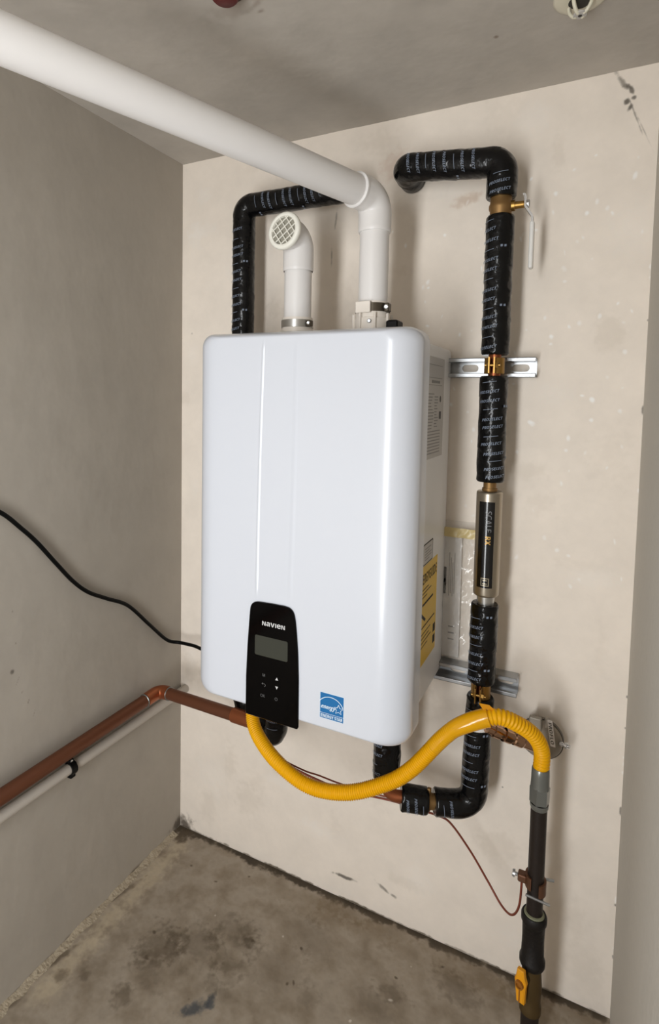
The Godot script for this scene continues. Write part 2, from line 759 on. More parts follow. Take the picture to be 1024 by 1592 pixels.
func room() -> void:
	var fine := noise_tex(0.03, 4, 21, 512)
	var dark := c255(84, 78, 70)
	var light := c255(253, 250, 246)
	# marks on the back wall, x and y in metres
	var marks := []
	for m in [[0.957, 1.712, 0.004, 0.016, 0.5, 0.5], [0.966, 1.7, 0.006, 0.005, 0.0, 0.85], [0.972, 1.694, 0.003, 0.008, 0.4, 0.7], [0.967, 1.676, 0.004, 0.005, 0.0, 0.8], [0.977, 1.68, 0.004, 0.003, 0.0, 0.7],
			[0.972, 1.664, 0.003, 0.005, -0.3, 0.8], [0.982, 1.645, 0.0012, 0.03, 0.35, 0.45], [0.995, 1.62, 0.001, 0.03, 0.4, 0.35],
			[0.472, 0.053, 0.026, 0.0035, 0.05, 0.75], [0.57, 0.066, 0.016, 0.004, -0.5, 0.55], [0.592, 0.058, 0.009, 0.004, -0.3, 0.5],
			[0.4121, 1.46, 0.0014, 0.03, 0.0, 0.35], [0.421, 1.545, 0.002, 0.02, -0.1, 0.3], [0.81, 0.383, 0.0022, 0.0022, 0.0, 0.7], [0.745, 1.46, 0.006, 0.012, 0.0, 0.4], [0.03, 1.31, 0.003, 0.003, 0.0, 0.35], [0.16, 1.42, 0.003, 0.002, 0.0, 0.35]]:
		marks.append([m[0], m[1], m[2], m[3], m[4], dark, m[5]])
	marks.append([0.70, 1.545, 0.022, 0.012, 0.2, c255(176, 140, 112), 0.3])
	marks.append([0.55, 1.63, 0.035, 0.03, 0.0, c255(222, 196, 180), 0.4])
	var k := RandomNumberGenerator.new()
	k.seed = 5
	for i in 130:
		var x := k.randf_range(0.55, 1.0)
		var y := k.randf_range(0.75, 1.6)
		marks.append([x, y, k.randf_range(0.0014, 0.004), k.randf_range(0.0018, 0.006), k.randf_range(-0.5, 0.5), light, k.randf_range(0.4, 1.0)])
	for i in 90:
		marks.append([k.randf_range(0.0, 1.01), k.randf_range(0.05, 1.7), k.randf_range(0.01, 0.05), k.randf_range(0.01, 0.05), 0.0, [light, c255(196, 182, 164)][i % 2], k.randf_range(0.05, 0.16)])
	for i in 60:   # grime creeping up from the floor
		marks.append([k.randf_range(0.0, 1.0), 0.0, k.randf_range(0.008, 0.03), k.randf_range(0.002, 0.005), 0.0, c255(96, 84, 68), 0.5])
	marks.append([0.01, 0.012, 0.03, 0.02, 0.0, c255(60, 50, 40), 0.7])
	for i in 16:
		marks.append([RW - 0.001, k.randf_range(0.1, 1.5), 0.002, k.randf_range(0.002, 0.007), 0.0, [light, dark][i % 2], 0.6])
	var wb := mat(Color.WHITE, 0.72)
	wb.albedo_texture = painted(896, RW, RH, c255(239, 228, 215), 0.025, 4, marks)
	var bump := fine
	wb.heightmap_enabled = true
	wb.heightmap_texture = bump
	wb.heightmap_scale = 0.12
	struct("wall_back", slab(Vector3(-0.12, -0.1, -0.12), Vector3(RW + 0.12, RH + 0.1, 0), 0, 1, 0, RW, 0, RH), wb)

	var lm := []
	for m in [[0.488, 0.636, 0.006, 0.006, 0.0, 0.7], [0.468, 0.588, 0.004, 0.008, 0.4, 0.7], [0.455, 0.563, 0.002, 0.01, 0.3, 0.6], [0.442, 0.535, 0.0015, 0.02, 0.4, 0.5], [0.478, 0.612, 0.001, 0.02, 0.5, 0.3], [0.486, 0.75, 0.002, 0.003, 0, 0.4], [0.48, 0.687, 0.002, 0.003, 0, 0.4]]:
		lm.append([m[0] , m[1], m[2] * 0.6, m[3] * 0.6, m[4], dark, m[5]])
	for i in 30:
		lm.append([k.randf_range(0.02, 0.6), 0.002, k.randf_range(0.01, 0.04), k.randf_range(0.002, 0.007), 0.0, c255(100, 90, 76), 0.5])
	lm.append([0.01, 0.01, 0.04, 0.016, 0.0, c255(70, 60, 48), 0.6])
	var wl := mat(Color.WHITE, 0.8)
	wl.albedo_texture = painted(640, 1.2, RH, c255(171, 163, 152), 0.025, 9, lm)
	wl.heightmap_enabled = true
	wl.heightmap_texture = bump
	wl.heightmap_scale = 0.1
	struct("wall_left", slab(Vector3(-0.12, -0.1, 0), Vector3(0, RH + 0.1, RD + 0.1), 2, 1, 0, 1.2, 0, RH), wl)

	var wr := mat(c255(194, 189, 180), 0.75)
	relief(wr, fine, 0.1, 1.4)
	struct("wall_right", slab(Vector3(RW, -0.1, 0), Vector3(RW + 0.12, RH + 0.1, RD + 0.1), 2, 1, 0, 1, 0, RH), wr)

	var cm := []
	for m in [[0.47, 0.42, 0.02, 0.006, 0.4, 0.3], [0.47, 0.405, 0.008, 0.004, 0.3, 0.4], [0.776, 0.19, 0.003, 0.003, 0.0, 0.6], [0.44, 0.43, 0.04, 0.02, 0.2, 0.2]]:
		cm.append([m[0], m[1], m[2], m[3], m[4], c255(110, 92, 80), m[5]])
	var cl := mat(Color.WHITE, 0.8)
	cl.albedo_texture = painted(512, RW, RW, c255(184, 177, 168), 0.05, 15, cm)
	cl.heightmap_enabled = true
	cl.heightmap_texture = bump
	cl.heightmap_scale = 0.1
	struct("ceiling", slab(Vector3(-0.12, RH, 0), Vector3(RW + 0.12, RH + 0.1, RD + 0.1), 0, 2, 0, RW, 0, RW), cl)

	# concrete floor
	var fm := []
	var mud := c255(84, 72, 57)
	for i in 170:
		fm.append([k.randf_range(0.0, 1.0), k.randf_range(0.0, 0.008), k.randf_range(0.012, 0.03), k.randf_range(0.006, 0.015), 0.0, c255(66, 56, 43), k.randf_range(0.4, 0.9)])
	for i in 40:
		fm.append([0.036 + 0.008 * (i % 3), 0.05 + i * 0.011, 0.026, 0.022, 0.0, c255(190, 175, 150), 0.28])
	for i in 30:
		fm.append([k.randf_range(0.17, 0.36), k.randf_range(0.17, 0.33), k.randf_range(0.012, 0.03), k.randf_range(0.01, 0.022), k.randf() * 3.0, c255(92, 80, 64), k.randf_range(0.15, 0.35)])
	for i in 30:
		fm.append([k.randf_range(0.3, 1.0), k.randf_range(0.015, 0.07), k.randf_range(0.03, 0.06), k.randf_range(0.012, 0.03), 0.0, c255(120, 103, 80), k.randf_range(0.15, 0.3)])
	for m in [[0.021, 0.012, 0.035, 0.022, 0.9], [0.03, 0.04, 0.014, 0.012, 0.7], [0.18, 0.29, 0.05, 0.045, 0.45], [0.25, 0.25, 0.05, 0.04, 0.35], [0.30, 0.19, 0.06, 0.03, 0.3], [0.3, 0.267, 0.014, 0.012, 0.5], [0.337, 0.192, 0.012, 0.012, 0.6], [0.186, 0.40, 0.02, 0.02, 0.5],
			[0.20, 0.345, 0.04, 0.03, 0.35], [0.64, 0.15, 0.03, 0.02, 0.45], [0.62, 0.19, 0.05, 0.03, 0.3], [0.087, 0.406, 0.022, 0.014, 0.5], [0.05, 0.43, 0.014, 0.012, 0.5], [0.45, 0.12, 0.07, 0.04, 0.22], [0.42, 0.22, 0.05, 0.06, 0.2], [0.75, 0.08, 0.05, 0.03, 0.35], [0.5, 0.24, 0.02, 0.02, 0.3], [0.012, 0.24, 0.008, 0.05, 0.6], [0.012, 0.42, 0.008, 0.05, 0.7], [0.012, 0.51, 0.008, 0.03, 0.5]]:
		fm.append([m[0], m[1], m[2], m[3], 0.3, mud, m[4]])
	fm.append([0.32, 0.352, 0.012, 0.03, 0.8, c255(62, 66, 72), 0.75])
	fm.append([0.34, 0.33, 0.01, 0.014, 0.2, c255(62, 66, 72), 0.6])
	for i in 26:
		fm.append([k.randf_range(0.1, 0.8), k.randf_range(0.05, 0.5), k.randf_range(0.002, 0.005), k.randf_range(0.002, 0.004), k.randf() * 3.0, [mud, mud, c255(214, 206, 196)][i % 3], 0.8])
	var fl := mat(Color.WHITE, 0.78)
	fl.albedo_texture = painted(1024, RW, RW, c255(166, 154, 138), 0.12, 31, fm, c255(128, 116, 100), 0.8)
	fl.heightmap_enabled = true
	fl.heightmap_texture = bump
	fl.heightmap_scale = 0.25
	struct("floor", slab(Vector3(-0.12, -0.1, 0), Vector3(RW + 0.12, 0, RD + 0.1), 0, 2, 0, RW, 0, RW), fl)

	# rough mortar fillet where the left wall meets the floor
	var mf := FastNoiseLite.new()
	mf.seed = 3
	mf.frequency = 22.0
	var g := Geo.new()
	var rows := []
	var refs := []
	for i in 121:
		var z := 0.03 + 1.1 * i / 120.0
		var w := 0.018 + 0.008 * mf.get_noise_1d(z) + 0.003 * mf.get_noise_1d(z * 5.0)
		var h := 0.005 + 0.005 * mf.get_noise_1d(z + 9.0)
		var row := []
		var ref := []
		for j in 6:
			var t := j / 5.0
			row.append(Vector3(w * t, maxf(h * (1.0 - t) * (1.0 - t) - 0.0004 * float(j == 5), -0.001), z))
			ref.append(Vector3(1, 1, 0))
		rows.append(row)
		refs.append(ref)
	g.grid(rows, refs, false)
	var mortar := mat(c255(168, 155, 134), 0.85)
	relief(mortar, fine, 0.3, 5.0)
	struct("trim_1", g, mortar)

	# front wall with the narrow doorway the daylight comes through, its door standing open outside
	var wf := mat(c255(176, 168, 156), 0.8)
	g = Geo.new()
	g.plate(PackedVector2Array([Vector2(-0.12, -0.1), Vector2(0.42, -0.1), Vector2(0.42, 1.6), Vector2(0.68, 1.6), Vector2(0.68, -0.1), Vector2(RW + 0.12, -0.1), Vector2(RW + 0.12, RH + 0.1), Vector2(-0.12, RH + 0.1)]), 0.1, 0.001, Vector3(0, 0, RD), Vector3.RIGHT, Vector3.UP)
	g.plate(PackedVector2Array([Vector2(0.12, -0.1), Vector2(-0.42, -0.1), Vector2(-0.42, 1.6), Vector2(-0.68, 1.6), Vector2(-0.68, -0.1), Vector2(-RW - 0.12, -0.1), Vector2(-RW - 0.12, RH + 0.1), Vector2(0.12, RH + 0.1)]), 0.001, 0.0, Vector3(0, 0, RD + 0.001), Vector3.LEFT, Vector3.UP)
	struct("wall_front", g, wf)
	g = Geo.new()
	g.rbox(Vector3(0.695, 0.01, RD + 0.11), Vector3(0.735, 1.59, RD + 0.37), 0.003, 2)
	struct("door_1", g, mat(c255(214, 208, 198), 0.5))


# ------------------------------------------------------------------ heater
func water_heater() -> void:
	var h := thing("water_heater", "white wall-mounted tankless water heater with black control panel and side labels", "water heater", Vector3(0.477, 0.566, 0.15))
	var g := Geo.new()
	g.rbox(Vector3(0.272, 0.600, 0.004), Vector3(0.683, 1.254, 0.206), 0.010, 4)
	var case_ := part("case_body", g, M.case, h)
	g = Geo.new()
	g.rbox(Vector3(0.266, 0.584, 0.2), Vector3(0.688, 1.264, 0.2105), 0.004, 3)
	part("cover_flange", g, M.case, h)
	# front cover: stacked rounded outlines
	var x0 := 0.2606
	var x1 := 0.693
	var y0 := 0.572
	var y1 := 1.2716
	var zf := 0.2916
	var rows := []
	var refs := []
	var levels := [[0.0, 0.0, 0.214], [0.0, 0.0, 0.235]]
	for i in 15:
		var t := PI / 2 * i / 14.0
		levels.append([0.052 * (1.0 - cos(t)), 0.013 * (1.0 - cos(t)), 0.247 + (zf - 0.247) * sin(t)])
	levels.append([0.060, 0.020, zf])
	for l in levels:
		var row := []
		var ref := []
		var p := poly_rect(x0 + l[0], y0 + l[1], x1 - l[0], y1 - l[1], maxf(0.008, 0.026 - l[0] * 0.2), 8)
		p.append(p[0])
		for q in p:
			row.append(Vector3(q.x, q.y, l[2]))
			ref.append(Vector3(q.x - 0.477, (q.y - 0.92) * 0.5, 0.001 if l[2] < zf - 0.0001 else 4.0))
		rows.append(row)
		refs.append(ref)
	g = Geo.new()
	g.grid(rows, refs, true)
	g.disc(rows[rows.size() - 1], Vector3(0.477, 0.92, zf), Vector3.BACK)
	g.disc(rows[0], Vector3(0.477, 0.92, 0.214), Vector3.FORWARD)
	var cover := part("front_cover", g, M.enamel, h)
	# pressed strip down the middle of the cover, its edges running together slightly
	g = Geo.new()
	var rr := []
	var rf := []
	for i in 25:
		var t := i / 24.0
		var y := lerpf(0.785, 1.258, t)
		var xl := lerpf(0.4085, 0.417, t) - 0.0016 * sin(PI * t)
		var xr := lerpf(0.4775, 0.483, t) + 0.0016 * sin(PI * t)
		var fade := minf(1.0, minf(t, 1.0 - t) / 0.05)
		var row := []
		var ref := []
		for j in 91:
			var u := j / 90.0
			var x := lerpf(xl - 0.007, xr + 0.012, u)
			var ridge := exp(-pow((x - xl) / 0.0022, 2.0))
			var crease := exp(-pow((x - xr) / 0.0040, 2.0))
			row.append(Vector3(x, y, zf - 0.00005 + fade * (0.0013 * ridge + 0.0006 * crease)))
			ref.append(Vector3.BACK)
		rr.append(row)
		rf.append(ref)
	g.grid(rr, rf, false)
	part("pressed_strip", g, M.enamel, cover)

	# control panel
	var ux := Vector3.RIGHT
	var uy := Vector3.UP
	var poly := PackedVector2Array()
	for q in [[0.3898, 0.5665], [0.3900, 0.64], [0.3925, 0.70], [0.3958, 0.7484], [0.3975, 0.768], [0.3995, 0.7745], [0.404, 0.7795], [0.412, 0.782], [0.44, 0.7835], [0.468, 0.7838], [0.478, 0.7825], [0.4845, 0.778], [0.488, 0.7715], [0.4905, 0.76], [0.4935, 0.735], [0.4965, 0.70], [0.4985, 0.655], [0.499, 0.60], [0.4992, 0.5665]]:
		poly.append(Vector2(q[0], q[1]))
	# corners softened by cutting them twice
	for pass_ in 2:
		var soft := PackedVector2Array()
		for i in poly.size():
			var p := poly[i]
			var q := poly[(i + 1) % poly.size()]
			var cut := minf(0.25, 0.002 / p.distance_to(q))
			soft.append(p.lerp(q, cut))
			soft.append(q.lerp(p, cut))
		poly = soft
	g = Geo.new()
	g.plate(poly, 0.0045, 0.001, Vector3(0, 0, zf), ux, uy)
	var panel := part("control_panel", g, M.black_gloss, h, "glossy black control panel")
	var zp := zf + 0.0045
	g = Geo.new()
	g.plate(poly_rect(0.4092, 0.6845, 0.4772, 0.7215, 0.003), 0.0007, 0.0003, Vector3(0, 0, zp), ux, uy)
	part("display", g, M.lcd, panel, "blank grey display")
	g = Geo.new()
	var xx := 0.4238
	for s in [["N", 0.0076, 1.15], ["a", 0.0102, 1.15], ["v", 0.0102, 1.1], ["ı", 0.0102, 1.0], ["e", 0.0102, 1.1], ["N", 0.0076, 1.15]]:
		var tm := words(s[0], s[1])
		var box := tm.get_aabb()
		var w := box.size.x * float(s[2])
		letter(g, s[0], s[1], Vector3(xx - box.position.x * float(s[2]), 0.7415 - box.position.y, zp + 0.0001), ux, uy, true, s[2])
		xx += w + 0.0012
	part("lettering", g, M.glyph, panel)
	# touch keys
	g = Geo.new()
	letter(g, "M", 0.0055, Vector3(0.4289, 0.6493, zp + 0.0001), ux, uy, false)
	part("key_symbol", g, M.dim_glyph, panel)
	g = Geo.new()
	var arc := PackedVector3Array()
	for i in 13:
		var a := PI / 2 - PI * i / 12.0
		arc.append(Vector3(0.4300 + 0.0024 * cos(a), 0.6308 + 0.0024 * sin(a), zp + 0.0002))
	arc.insert(0, Vector3(0.4265, 0.6332, zp + 0.0002))
	g.strap(arc, Vector3.BACK, 0.0003, 0.0007)
	g.plate(PackedVector2Array([Vector2(0.4246, 0.6332), Vector2(0.4272, 0.6312), Vector2(0.4272, 0.6352)]), 0.0003, 0.0, Vector3(0, 0, zp), ux, uy)
	part("key_symbol", g, M.dim_glyph, panel)
	g = Geo.new()
	letter(g, "OK", 0.0052, Vector3(0.4268, 0.6105, zp + 0.0001), ux, uy, false)
	part("key_symbol", g, M.dim_glyph, panel)
	for s in [[0.6487, 1.0], [0.6321, -1.0]]:
		g = Geo.new()
		g.plate(PackedVector2Array([Vector2(0.4559 - 0.003, s[0] - 0.0026 * s[1]), Vector2(0.4559 + 0.003, s[0] - 0.0026 * s[1]), Vector2(0.4559, s[0] + 0.0028 * s[1])]), 0.0003, 0.0, Vector3(0, 0, zp), ux, uy)
		part("key_symbol", g, M.glyph, panel)
	g = Geo.new()
	arc = PackedVector3Array()
	for i in 21:
		var a := PI / 2 + 0.55 + (TAU - 1.1) * i / 20.0
		arc.append(Vector3(0.4551 + 0.0027 * cos(a), 0.6112 + 0.0027 * sin(a), zp + 0.0002))
	g.strap(arc, Vector3.BACK, 0.0003, 0.0006)
	g.rbox(Vector3(0.4548, 0.6118, zp), Vector3(0.4554, 0.615, zp + 0.0003), 0.0001, 1)
	part("key_symbol", g, M.dim_glyph, panel)

	# blue efficiency sticker
	g = Geo.new()
	g.plate(poly_rect(0.5398, 0.5998, 0.5850, 0.6460, 0.0008, 2), 0.0003, 0.0, Vector3(0, 0, zf), ux, uy)
	var st := part("energy_sticker", g, M.white_print, h, "small blue energy sticker with white star")
	g = Geo.new()
	g.plate(poly_rect(0.5405, 0.6100, 0.5843, 0.6453, 0.0003, 2), 0.0002, 0.0, Vector3(0, 0, zf + 0.0003), ux, uy)
	g.plate(poly_rect(0.5405, 0.6005, 0.5843, 0.6093, 0.0003, 2), 0.0002, 0.0, Vector3(0, 0, zf + 0.0003), ux, uy)
	part("printed_ground", g, M.star_blue, st)
	g = Geo.new()
	var zs := zf + 0.0006
	arc = PackedVector3Array()
	for i in 25:
		var a := 0.35 + (PI - 0.85) * i / 24.0
		arc.append(Vector3(0.5605 + 0.0242 * cos(a), 0.6185 + 0.0215 * sin(a), zs))
	g.strap(arc, Vector3.BACK, 0.0002, 0.0011)
	var star := PackedVector3Array()
	for i in 11:
		var a := PI / 2 + TAU * i / 10.0
		var r := 0.0088 if i % 2 == 0 else 0.0040
		star.append(Vector3(0.5752 + r * cos(a), 0.6218 + r * sin(a), zs))
	g.strap(star, Vector3.BACK, 0.0002, 0.0010)
	letter_fit(g, "energy", 0.0072, 0.0265, Vector3(0.5560, 0.6215, zs), ux, uy, true, 0.35)
	letter_fit(g, "ENERGY STAR", 0.0056, 0.0405, Vector3(0.5624, 0.6049, zs), ux, uy, true)
	part("lettering", g, M.white_print, st)

	# labels on the right-hand side of the case (x up to the viewer: -z is to the right)
	var sx := Vector3.FORWARD
	var so := Vector3(0.683, 0, 0)
	g = Geo.new()
	g.plate(poly_rect(-0.200, 1.0480, -0.066, 1.2300, 0.002, 2), 0.0003, 0.0, so, sx, uy)
	var rl := part("rating_label", g, M.label_grey, h, "silvery grey rating label in clear film")
	g = Geo.new()
	var po := so + Vector3(0.0005, 0, 0)
	for y in [1.2155, 1.1925, 1.1795]:
		g.plate(poly_rect(-0.196, y, -0.082, y + 0.0010, 0.0003, 1), 0.0001, 0.0, po, sx, uy)
	g.plate(poly_rect(-0.158, 1.1835, -0.098, 1.1885, 0.0003, 1), 0.0001, 0.0, po, sx, uy)
	for i in 20:
		var y := 1.163 - i * 0.0056
		var long_ := 0.105 if i > 11 else rng.randf_range(0.035, 0.06)
		g.plate(poly_rect(-0.194, y, -0.194 + long_, y + 0.0018, 0.0003, 1), 0.0001, 0.0, po, sx, uy)
	for i in 11:
		var y := 1.158 - i * 0.0054
		g.plate(poly_rect(-0.135, y, -0.135 + rng.randf_range(0.015, 0.028), y + 0.0018, 0.0003, 1), 0.0001, 0.0, po, sx, uy)
	part("printed_lines", g, M.print_grey, rl)
	g = Geo.new()
	g.plate(poly_rect(-0.100, 1.118, -0.084, 1.132, 0.0005, 1), 0.0001, 0.0, po, sx, uy)
	g.plate(poly_circle(-0.092, 1.155, 0.006, 14), 0.0001, 0.0, po, sx, uy)
	part("printed_mark", g, mat(c255(96, 94, 92), 0.6), rl)
	g = Geo.new()
	g.plate(poly_rect(-0.179, 0.857, -0.111, 0.896, 0.004, 4), 0.0003, 0.0, so, sx, uy)
	var sl := part("serial_label", g, M.print_black, h, "small white serial label with dark rim")
	g = Geo.new()
	g.plate(poly_rect(-0.1765, 0.8592, -0.1135, 0.8938, 0.003, 4), 0.0002, 0.0, so + Vector3(0.0003, 0, 0), sx, uy)
	part("label_face", g, M.label_grey, sl)
	g = Geo.new()
	for i in 5:
		g.plate(poly_rect(-0.168, 0.885 - i * 0.005, -0.168 + [0.042, 0.03, 0.045, 0.045, 0.03][i], 0.8868 - i * 0.005, 0.0003, 1), 0.0001, 0.0, po + Vector3(0.0001, 0, 0), sx, uy)
	part("printed_lines", g, M.print_grey, sl)
	g = Geo.new()
	g.plate(poly_rect(-0.2055, 0.672, -0.073, 0.856, 0.001, 2), 0.0003, 0.0, so, sx, uy)
	var yl := part("energy_label", g, M.label_yellow, h, "bright yellow energy guide label")
	g = Geo.new()
	letter_fit(g, "ENERGYGUIDE", 0.0185, 0.122, po + Vector3(0, 0.832, 0.139), sx, uy, true)
	for i in 3:
		g.plate(poly_rect(-0.195, 0.812 - i * 0.007, -0.195 + [0.06, 0.08, 0.05][i], 0.8138 - i * 0.007, 0.0003, 1), 0.0001, 0.0, po, sx, uy)
	g.plate(poly_rect(-0.175, 0.783, -0.100, 0.787, 0.0003, 1), 0.0001, 0.0, po, sx, uy)
	g.plate(PackedVector2Array([Vector2(-0.19, 0.772), Vector2(-0.183, 0.775), Vector2(-0.150, 0.754), Vector2(-0.156, 0.751)]), 0.0001, 0.0, po, sx, uy)
	g.plate(poly_rect(-0.195, 0.742, -0.085, 0.7445, 0.0003, 1), 0.0001, 0.0, po, sx, uy)
	for i in 4:
		g.plate(poly_rect(-0.195, 0.730 - i * 0.008, -0.195 + [0.08, 0.07, 0.085, 0.06][i], 0.7318 - i * 0.008, 0.0003, 1), 0.0001, 0.0, po, sx, uy)
	g.plate(poly_rect(-0.094, 0.708, -0.078, 0.724, 0.0003, 1), 0.0001, 0.0, po, sx, uy)
	g.plate(poly_rect(-0.094, 0.686, -0.078, 0.702, 0.0003, 1), 0.0001, 0.0, po, sx, uy)
	part("lettering", g, M.print_black, yl)
	# drain plug and white stub underneath
	g = Geo.new()
	g.lathe(Vector3(0.668, 0.601, 0.165), Vector3.DOWN, [Vector2(0, 0.009), Vector2(0.012, 0.009), Vector2(0.012, 0.011), Vector2(0.024, 0.011), Vector2(0.026, 0.009), Vector2(0.026, 0.0001)], 20)
	part("drain_plug", g, M.blue_cap, h, "dark blue drain plug")


# ------------------------------------------------------------------ vents
func exhaust_vent() -> void:
	var ax := Vector3(0.574, 0, 0.17)
	var r := 0.0265
	var o := thing("exhaust_vent_pipe", "white plastic vent pipe rising from the heater and running overhead to the left", "vent pipe", Vector3(ax.x, 1.254, ax.z))
	var g := Geo.new()
	g.rod(line(ax + Vector3(0, 1.275, 0), ax + Vector3(0, 1.47, 0)), r, 40)
	part("riser", g, M.pvc, o)
	var K := ax + Vector3(0, 1.514, 0)
	var d := Vector3(-0.224, 0.023, 0.58).normalized()
	g = Geo.new()
	g.tube(fillet([K + Vector3(0, -0.062, 0), K, K + d * 0.052], 0.032, 0.003), func(s, _a): return r + 0.0032 - 0.0012 * maxf(0.0, 1.0 - s / 0.002), 44)
	part("elbow", g, M.pvc, o)
	g = Geo.new()
	g.lathe(K + d * 0.050, d, [Vector2(0, r + 0.0028), Vector2(0.0, r + 0.0042), Vector2(0.0035, r + 0.0042), Vector2(0.0045, r + 0.003), Vector2(0.0045, r - 0.001)], 44)
	part("socket_rim", g, M.pvc, o)
	g = Geo.new()
	g.rod(line(K + d * 0.03, K + d * 1.35, 0.1), r, 48)
	part("long_pipe", g, M.pvc, o)
	# heater collar with clamp
	g = Geo.new()
	g.lathe(ax, Vector3.UP, [Vector2(1.25, 0.0335), Vector2(1.298, 0.0325), Vector2(1.299, 0.0305), Vector2(1.327, 0.0302), Vector2(1.328, r - 0.002)], 40)
	for a in [0.35, 1.1, 1.9, 2.7, 3.5, 4.3, 5.1, 5.9]:
		var dd := Vector3(cos(a), 0, sin(a))
		g.rbox(Vector3(-0.0015, 1.25, -0.0015), Vector3(0.0015, 1.306, 0.0035), 0.0008, 1, Basis(Vector3.UP, PI / 2 - a), ax + dd * 0.0335)
	part("collar", g, M.white_plastic, o)
	g = Geo.new()
	g.lathe(ax, Vector3.UP, [Vector2(1.309, 0.0302), Vector2(1.309, 0.0316), Vector2(1.324, 0.0316), Vector2(1.324, 0.0302)], 40)
	var band := part("clamp_band", g, M.dark_steel, o, "dark metal clamp band")
	g = Geo.new()
	g.rbox(Vector3(-0.0145, -0.010, -0.0025), Vector3(0.0145, 0.010, 0.0025), 0.0012, 2, Basis(Vector3.UP, -0.12), ax + Vector3(-0.006, 1.316, 0.033))
	part("retaining_tab", g, M.white_plastic, band)
	g = Geo.new()
	g.rbox(Vector3(-0.003, -0.008, -0.007), Vector3(0.006, 0.008, 0.010), 0.003, 2, Basis.IDENTITY, ax + Vector3(0.0315, 1.3155, 0.012))
	part("screw_housing", g, M.dark_steel, band)
	screw("screw", ax + Vector3(0.033, 1.3155, 0.022), Vector3(0.2, 0, 1), 0.0042, 0.003, M.screw, band)
	screw("screw", ax + Vector3(0.006, 1.291, 0.033), Vector3(0.2, 0, 1), 0.0036, 0.003, M.zinc, o)
	g = Geo.new()
	g.rbox(Vector3(0.604, 1.25, 0.15), Vector3(0.626, 1.294, 0.185), 0.004, 2)
	part("port_cap", g, M.rubber, o, "low black rubber cap")


func intake_vent() -> void:
	var ax := Vector3(0.4195, 0, 0.17)
	var r := 0.0265
	var o := thing("intake_vent_pipe", "short white air intake pipe with round screened grille facing the room", "vent pipe", Vector3(ax.x, 1.254, ax.z))
	var g := Geo.new()
	g.rod(line(ax + Vector3(0, 1.252, 0), ax + Vector3(0, 1.42, 0)), r, 40)
	part("riser", g, M.pvc, o)
	var d := Vector3(-0.12, 0.10, 1.0).normalized()
	var K := ax + Vector3(0, 1.458, 0)
	g = Geo.new()
	g.tube(fillet([K + Vector3(0, -0.062, 0), K, K + d * 0.052], 0.028, 0.003), func(s, _a): return r + 0.003 - 0.0012 * maxf(0.0, 1.0 - s / 0.002), 44, false)
	part("elbow", g, M.pvc, o)
	# grille
	var e := K + d * 0.046
	g = Geo.new()
	g.lathe(e, d, [Vector2(-0.004, 0.027), Vector2(-0.004, 0.0335), Vector2(-0.002, 0.0352), Vector2(0.003, 0.0352), Vector2(0.006, 0.0335), Vector2(0.007, 0.030), Vector2(0.006, 0.0268), Vector2(0.001, 0.0262)], 48, true)
	var rim := part("grille_rim", g, M.grille, o, "round white grille rim")
	var ux := Vector3.UP.cross(d).normalized()
	var uy := d.cross(ux)
	var t := 0.62
	var bx := ux * cos(t) + uy * sin(t)
	var by := -ux * sin(t) + uy * cos(t)
	for q in [-0.0175, -0.006, 0.0055, 0.017]:
		var l := sqrt(0.0268 * 0.0268 - q * q)
		for w in 2:
			var m1 := by if w == 0 else bx
			var m2 := bx if w == 0 else by
			g = Geo.new()
			g.strap(PackedVector3Array([e + d * (0.0030 + 0.0008 * w) + m1 * q - m2 * l, e + d * (0.0030 + 0.0008 * w) + m1 * q + m2 * l]), d, 0.002, 0.0016)
			part("grille_bar", g, M.grille, rim)
	g = Geo.new()
	g.disc(poly3(e + d * 0.0005, ux, uy, 0.0265), e + d * 0.0005, d)
	part("insect_screen", g, M.mesh_back, o, "grey insect screen")
	# steel band
	g = Geo.new()
	g.lathe(ax, Vector3.UP, [Vector2(1.25, 0.031), Vector2(1.284, 0.031), Vector2(1.284, 0.0295), Vector2(1.307, 0.0295), Vector2(1.307, r - 0.001)], 40)
	part("collar", g, M.white_plastic, o)
	g = Geo.new()
	g.lathe(ax, Vector3.UP, [Vector2(1.288, 0.0295), Vector2(1.288, 0.0312), Vector2(1.302, 0.0312), Vector2(1.302, 0.0295)], 40)
	var band := part("clamp_band", g, M.steel, o, "polished steel clamp band")
	g = Geo.new()
	g.rbox(Vector3(-0.003, -0.006, -0.006), Vector3(0.005, 0.006, 0.008), 0.002, 2, Basis.IDENTITY, ax + Vector3(0.031, 1.295, 0.010))
	part("screw_housing", g, M.dark_steel, band)
	screw("screw", ax + Vector3(0.033, 1.295, 0.018), Vector3(0.2, 0, 1), 0.0034, 0.003, M.screw, band)


func poly3(o: Vector3, ux: Vector3, uy: Vector3, r: float) -> Array:
	var out := []
	for k in 33:
		out.append(o + ux * r * cos(TAU * k / 32.0) + uy * r * sin(TAU * k / 32.0))
	return out


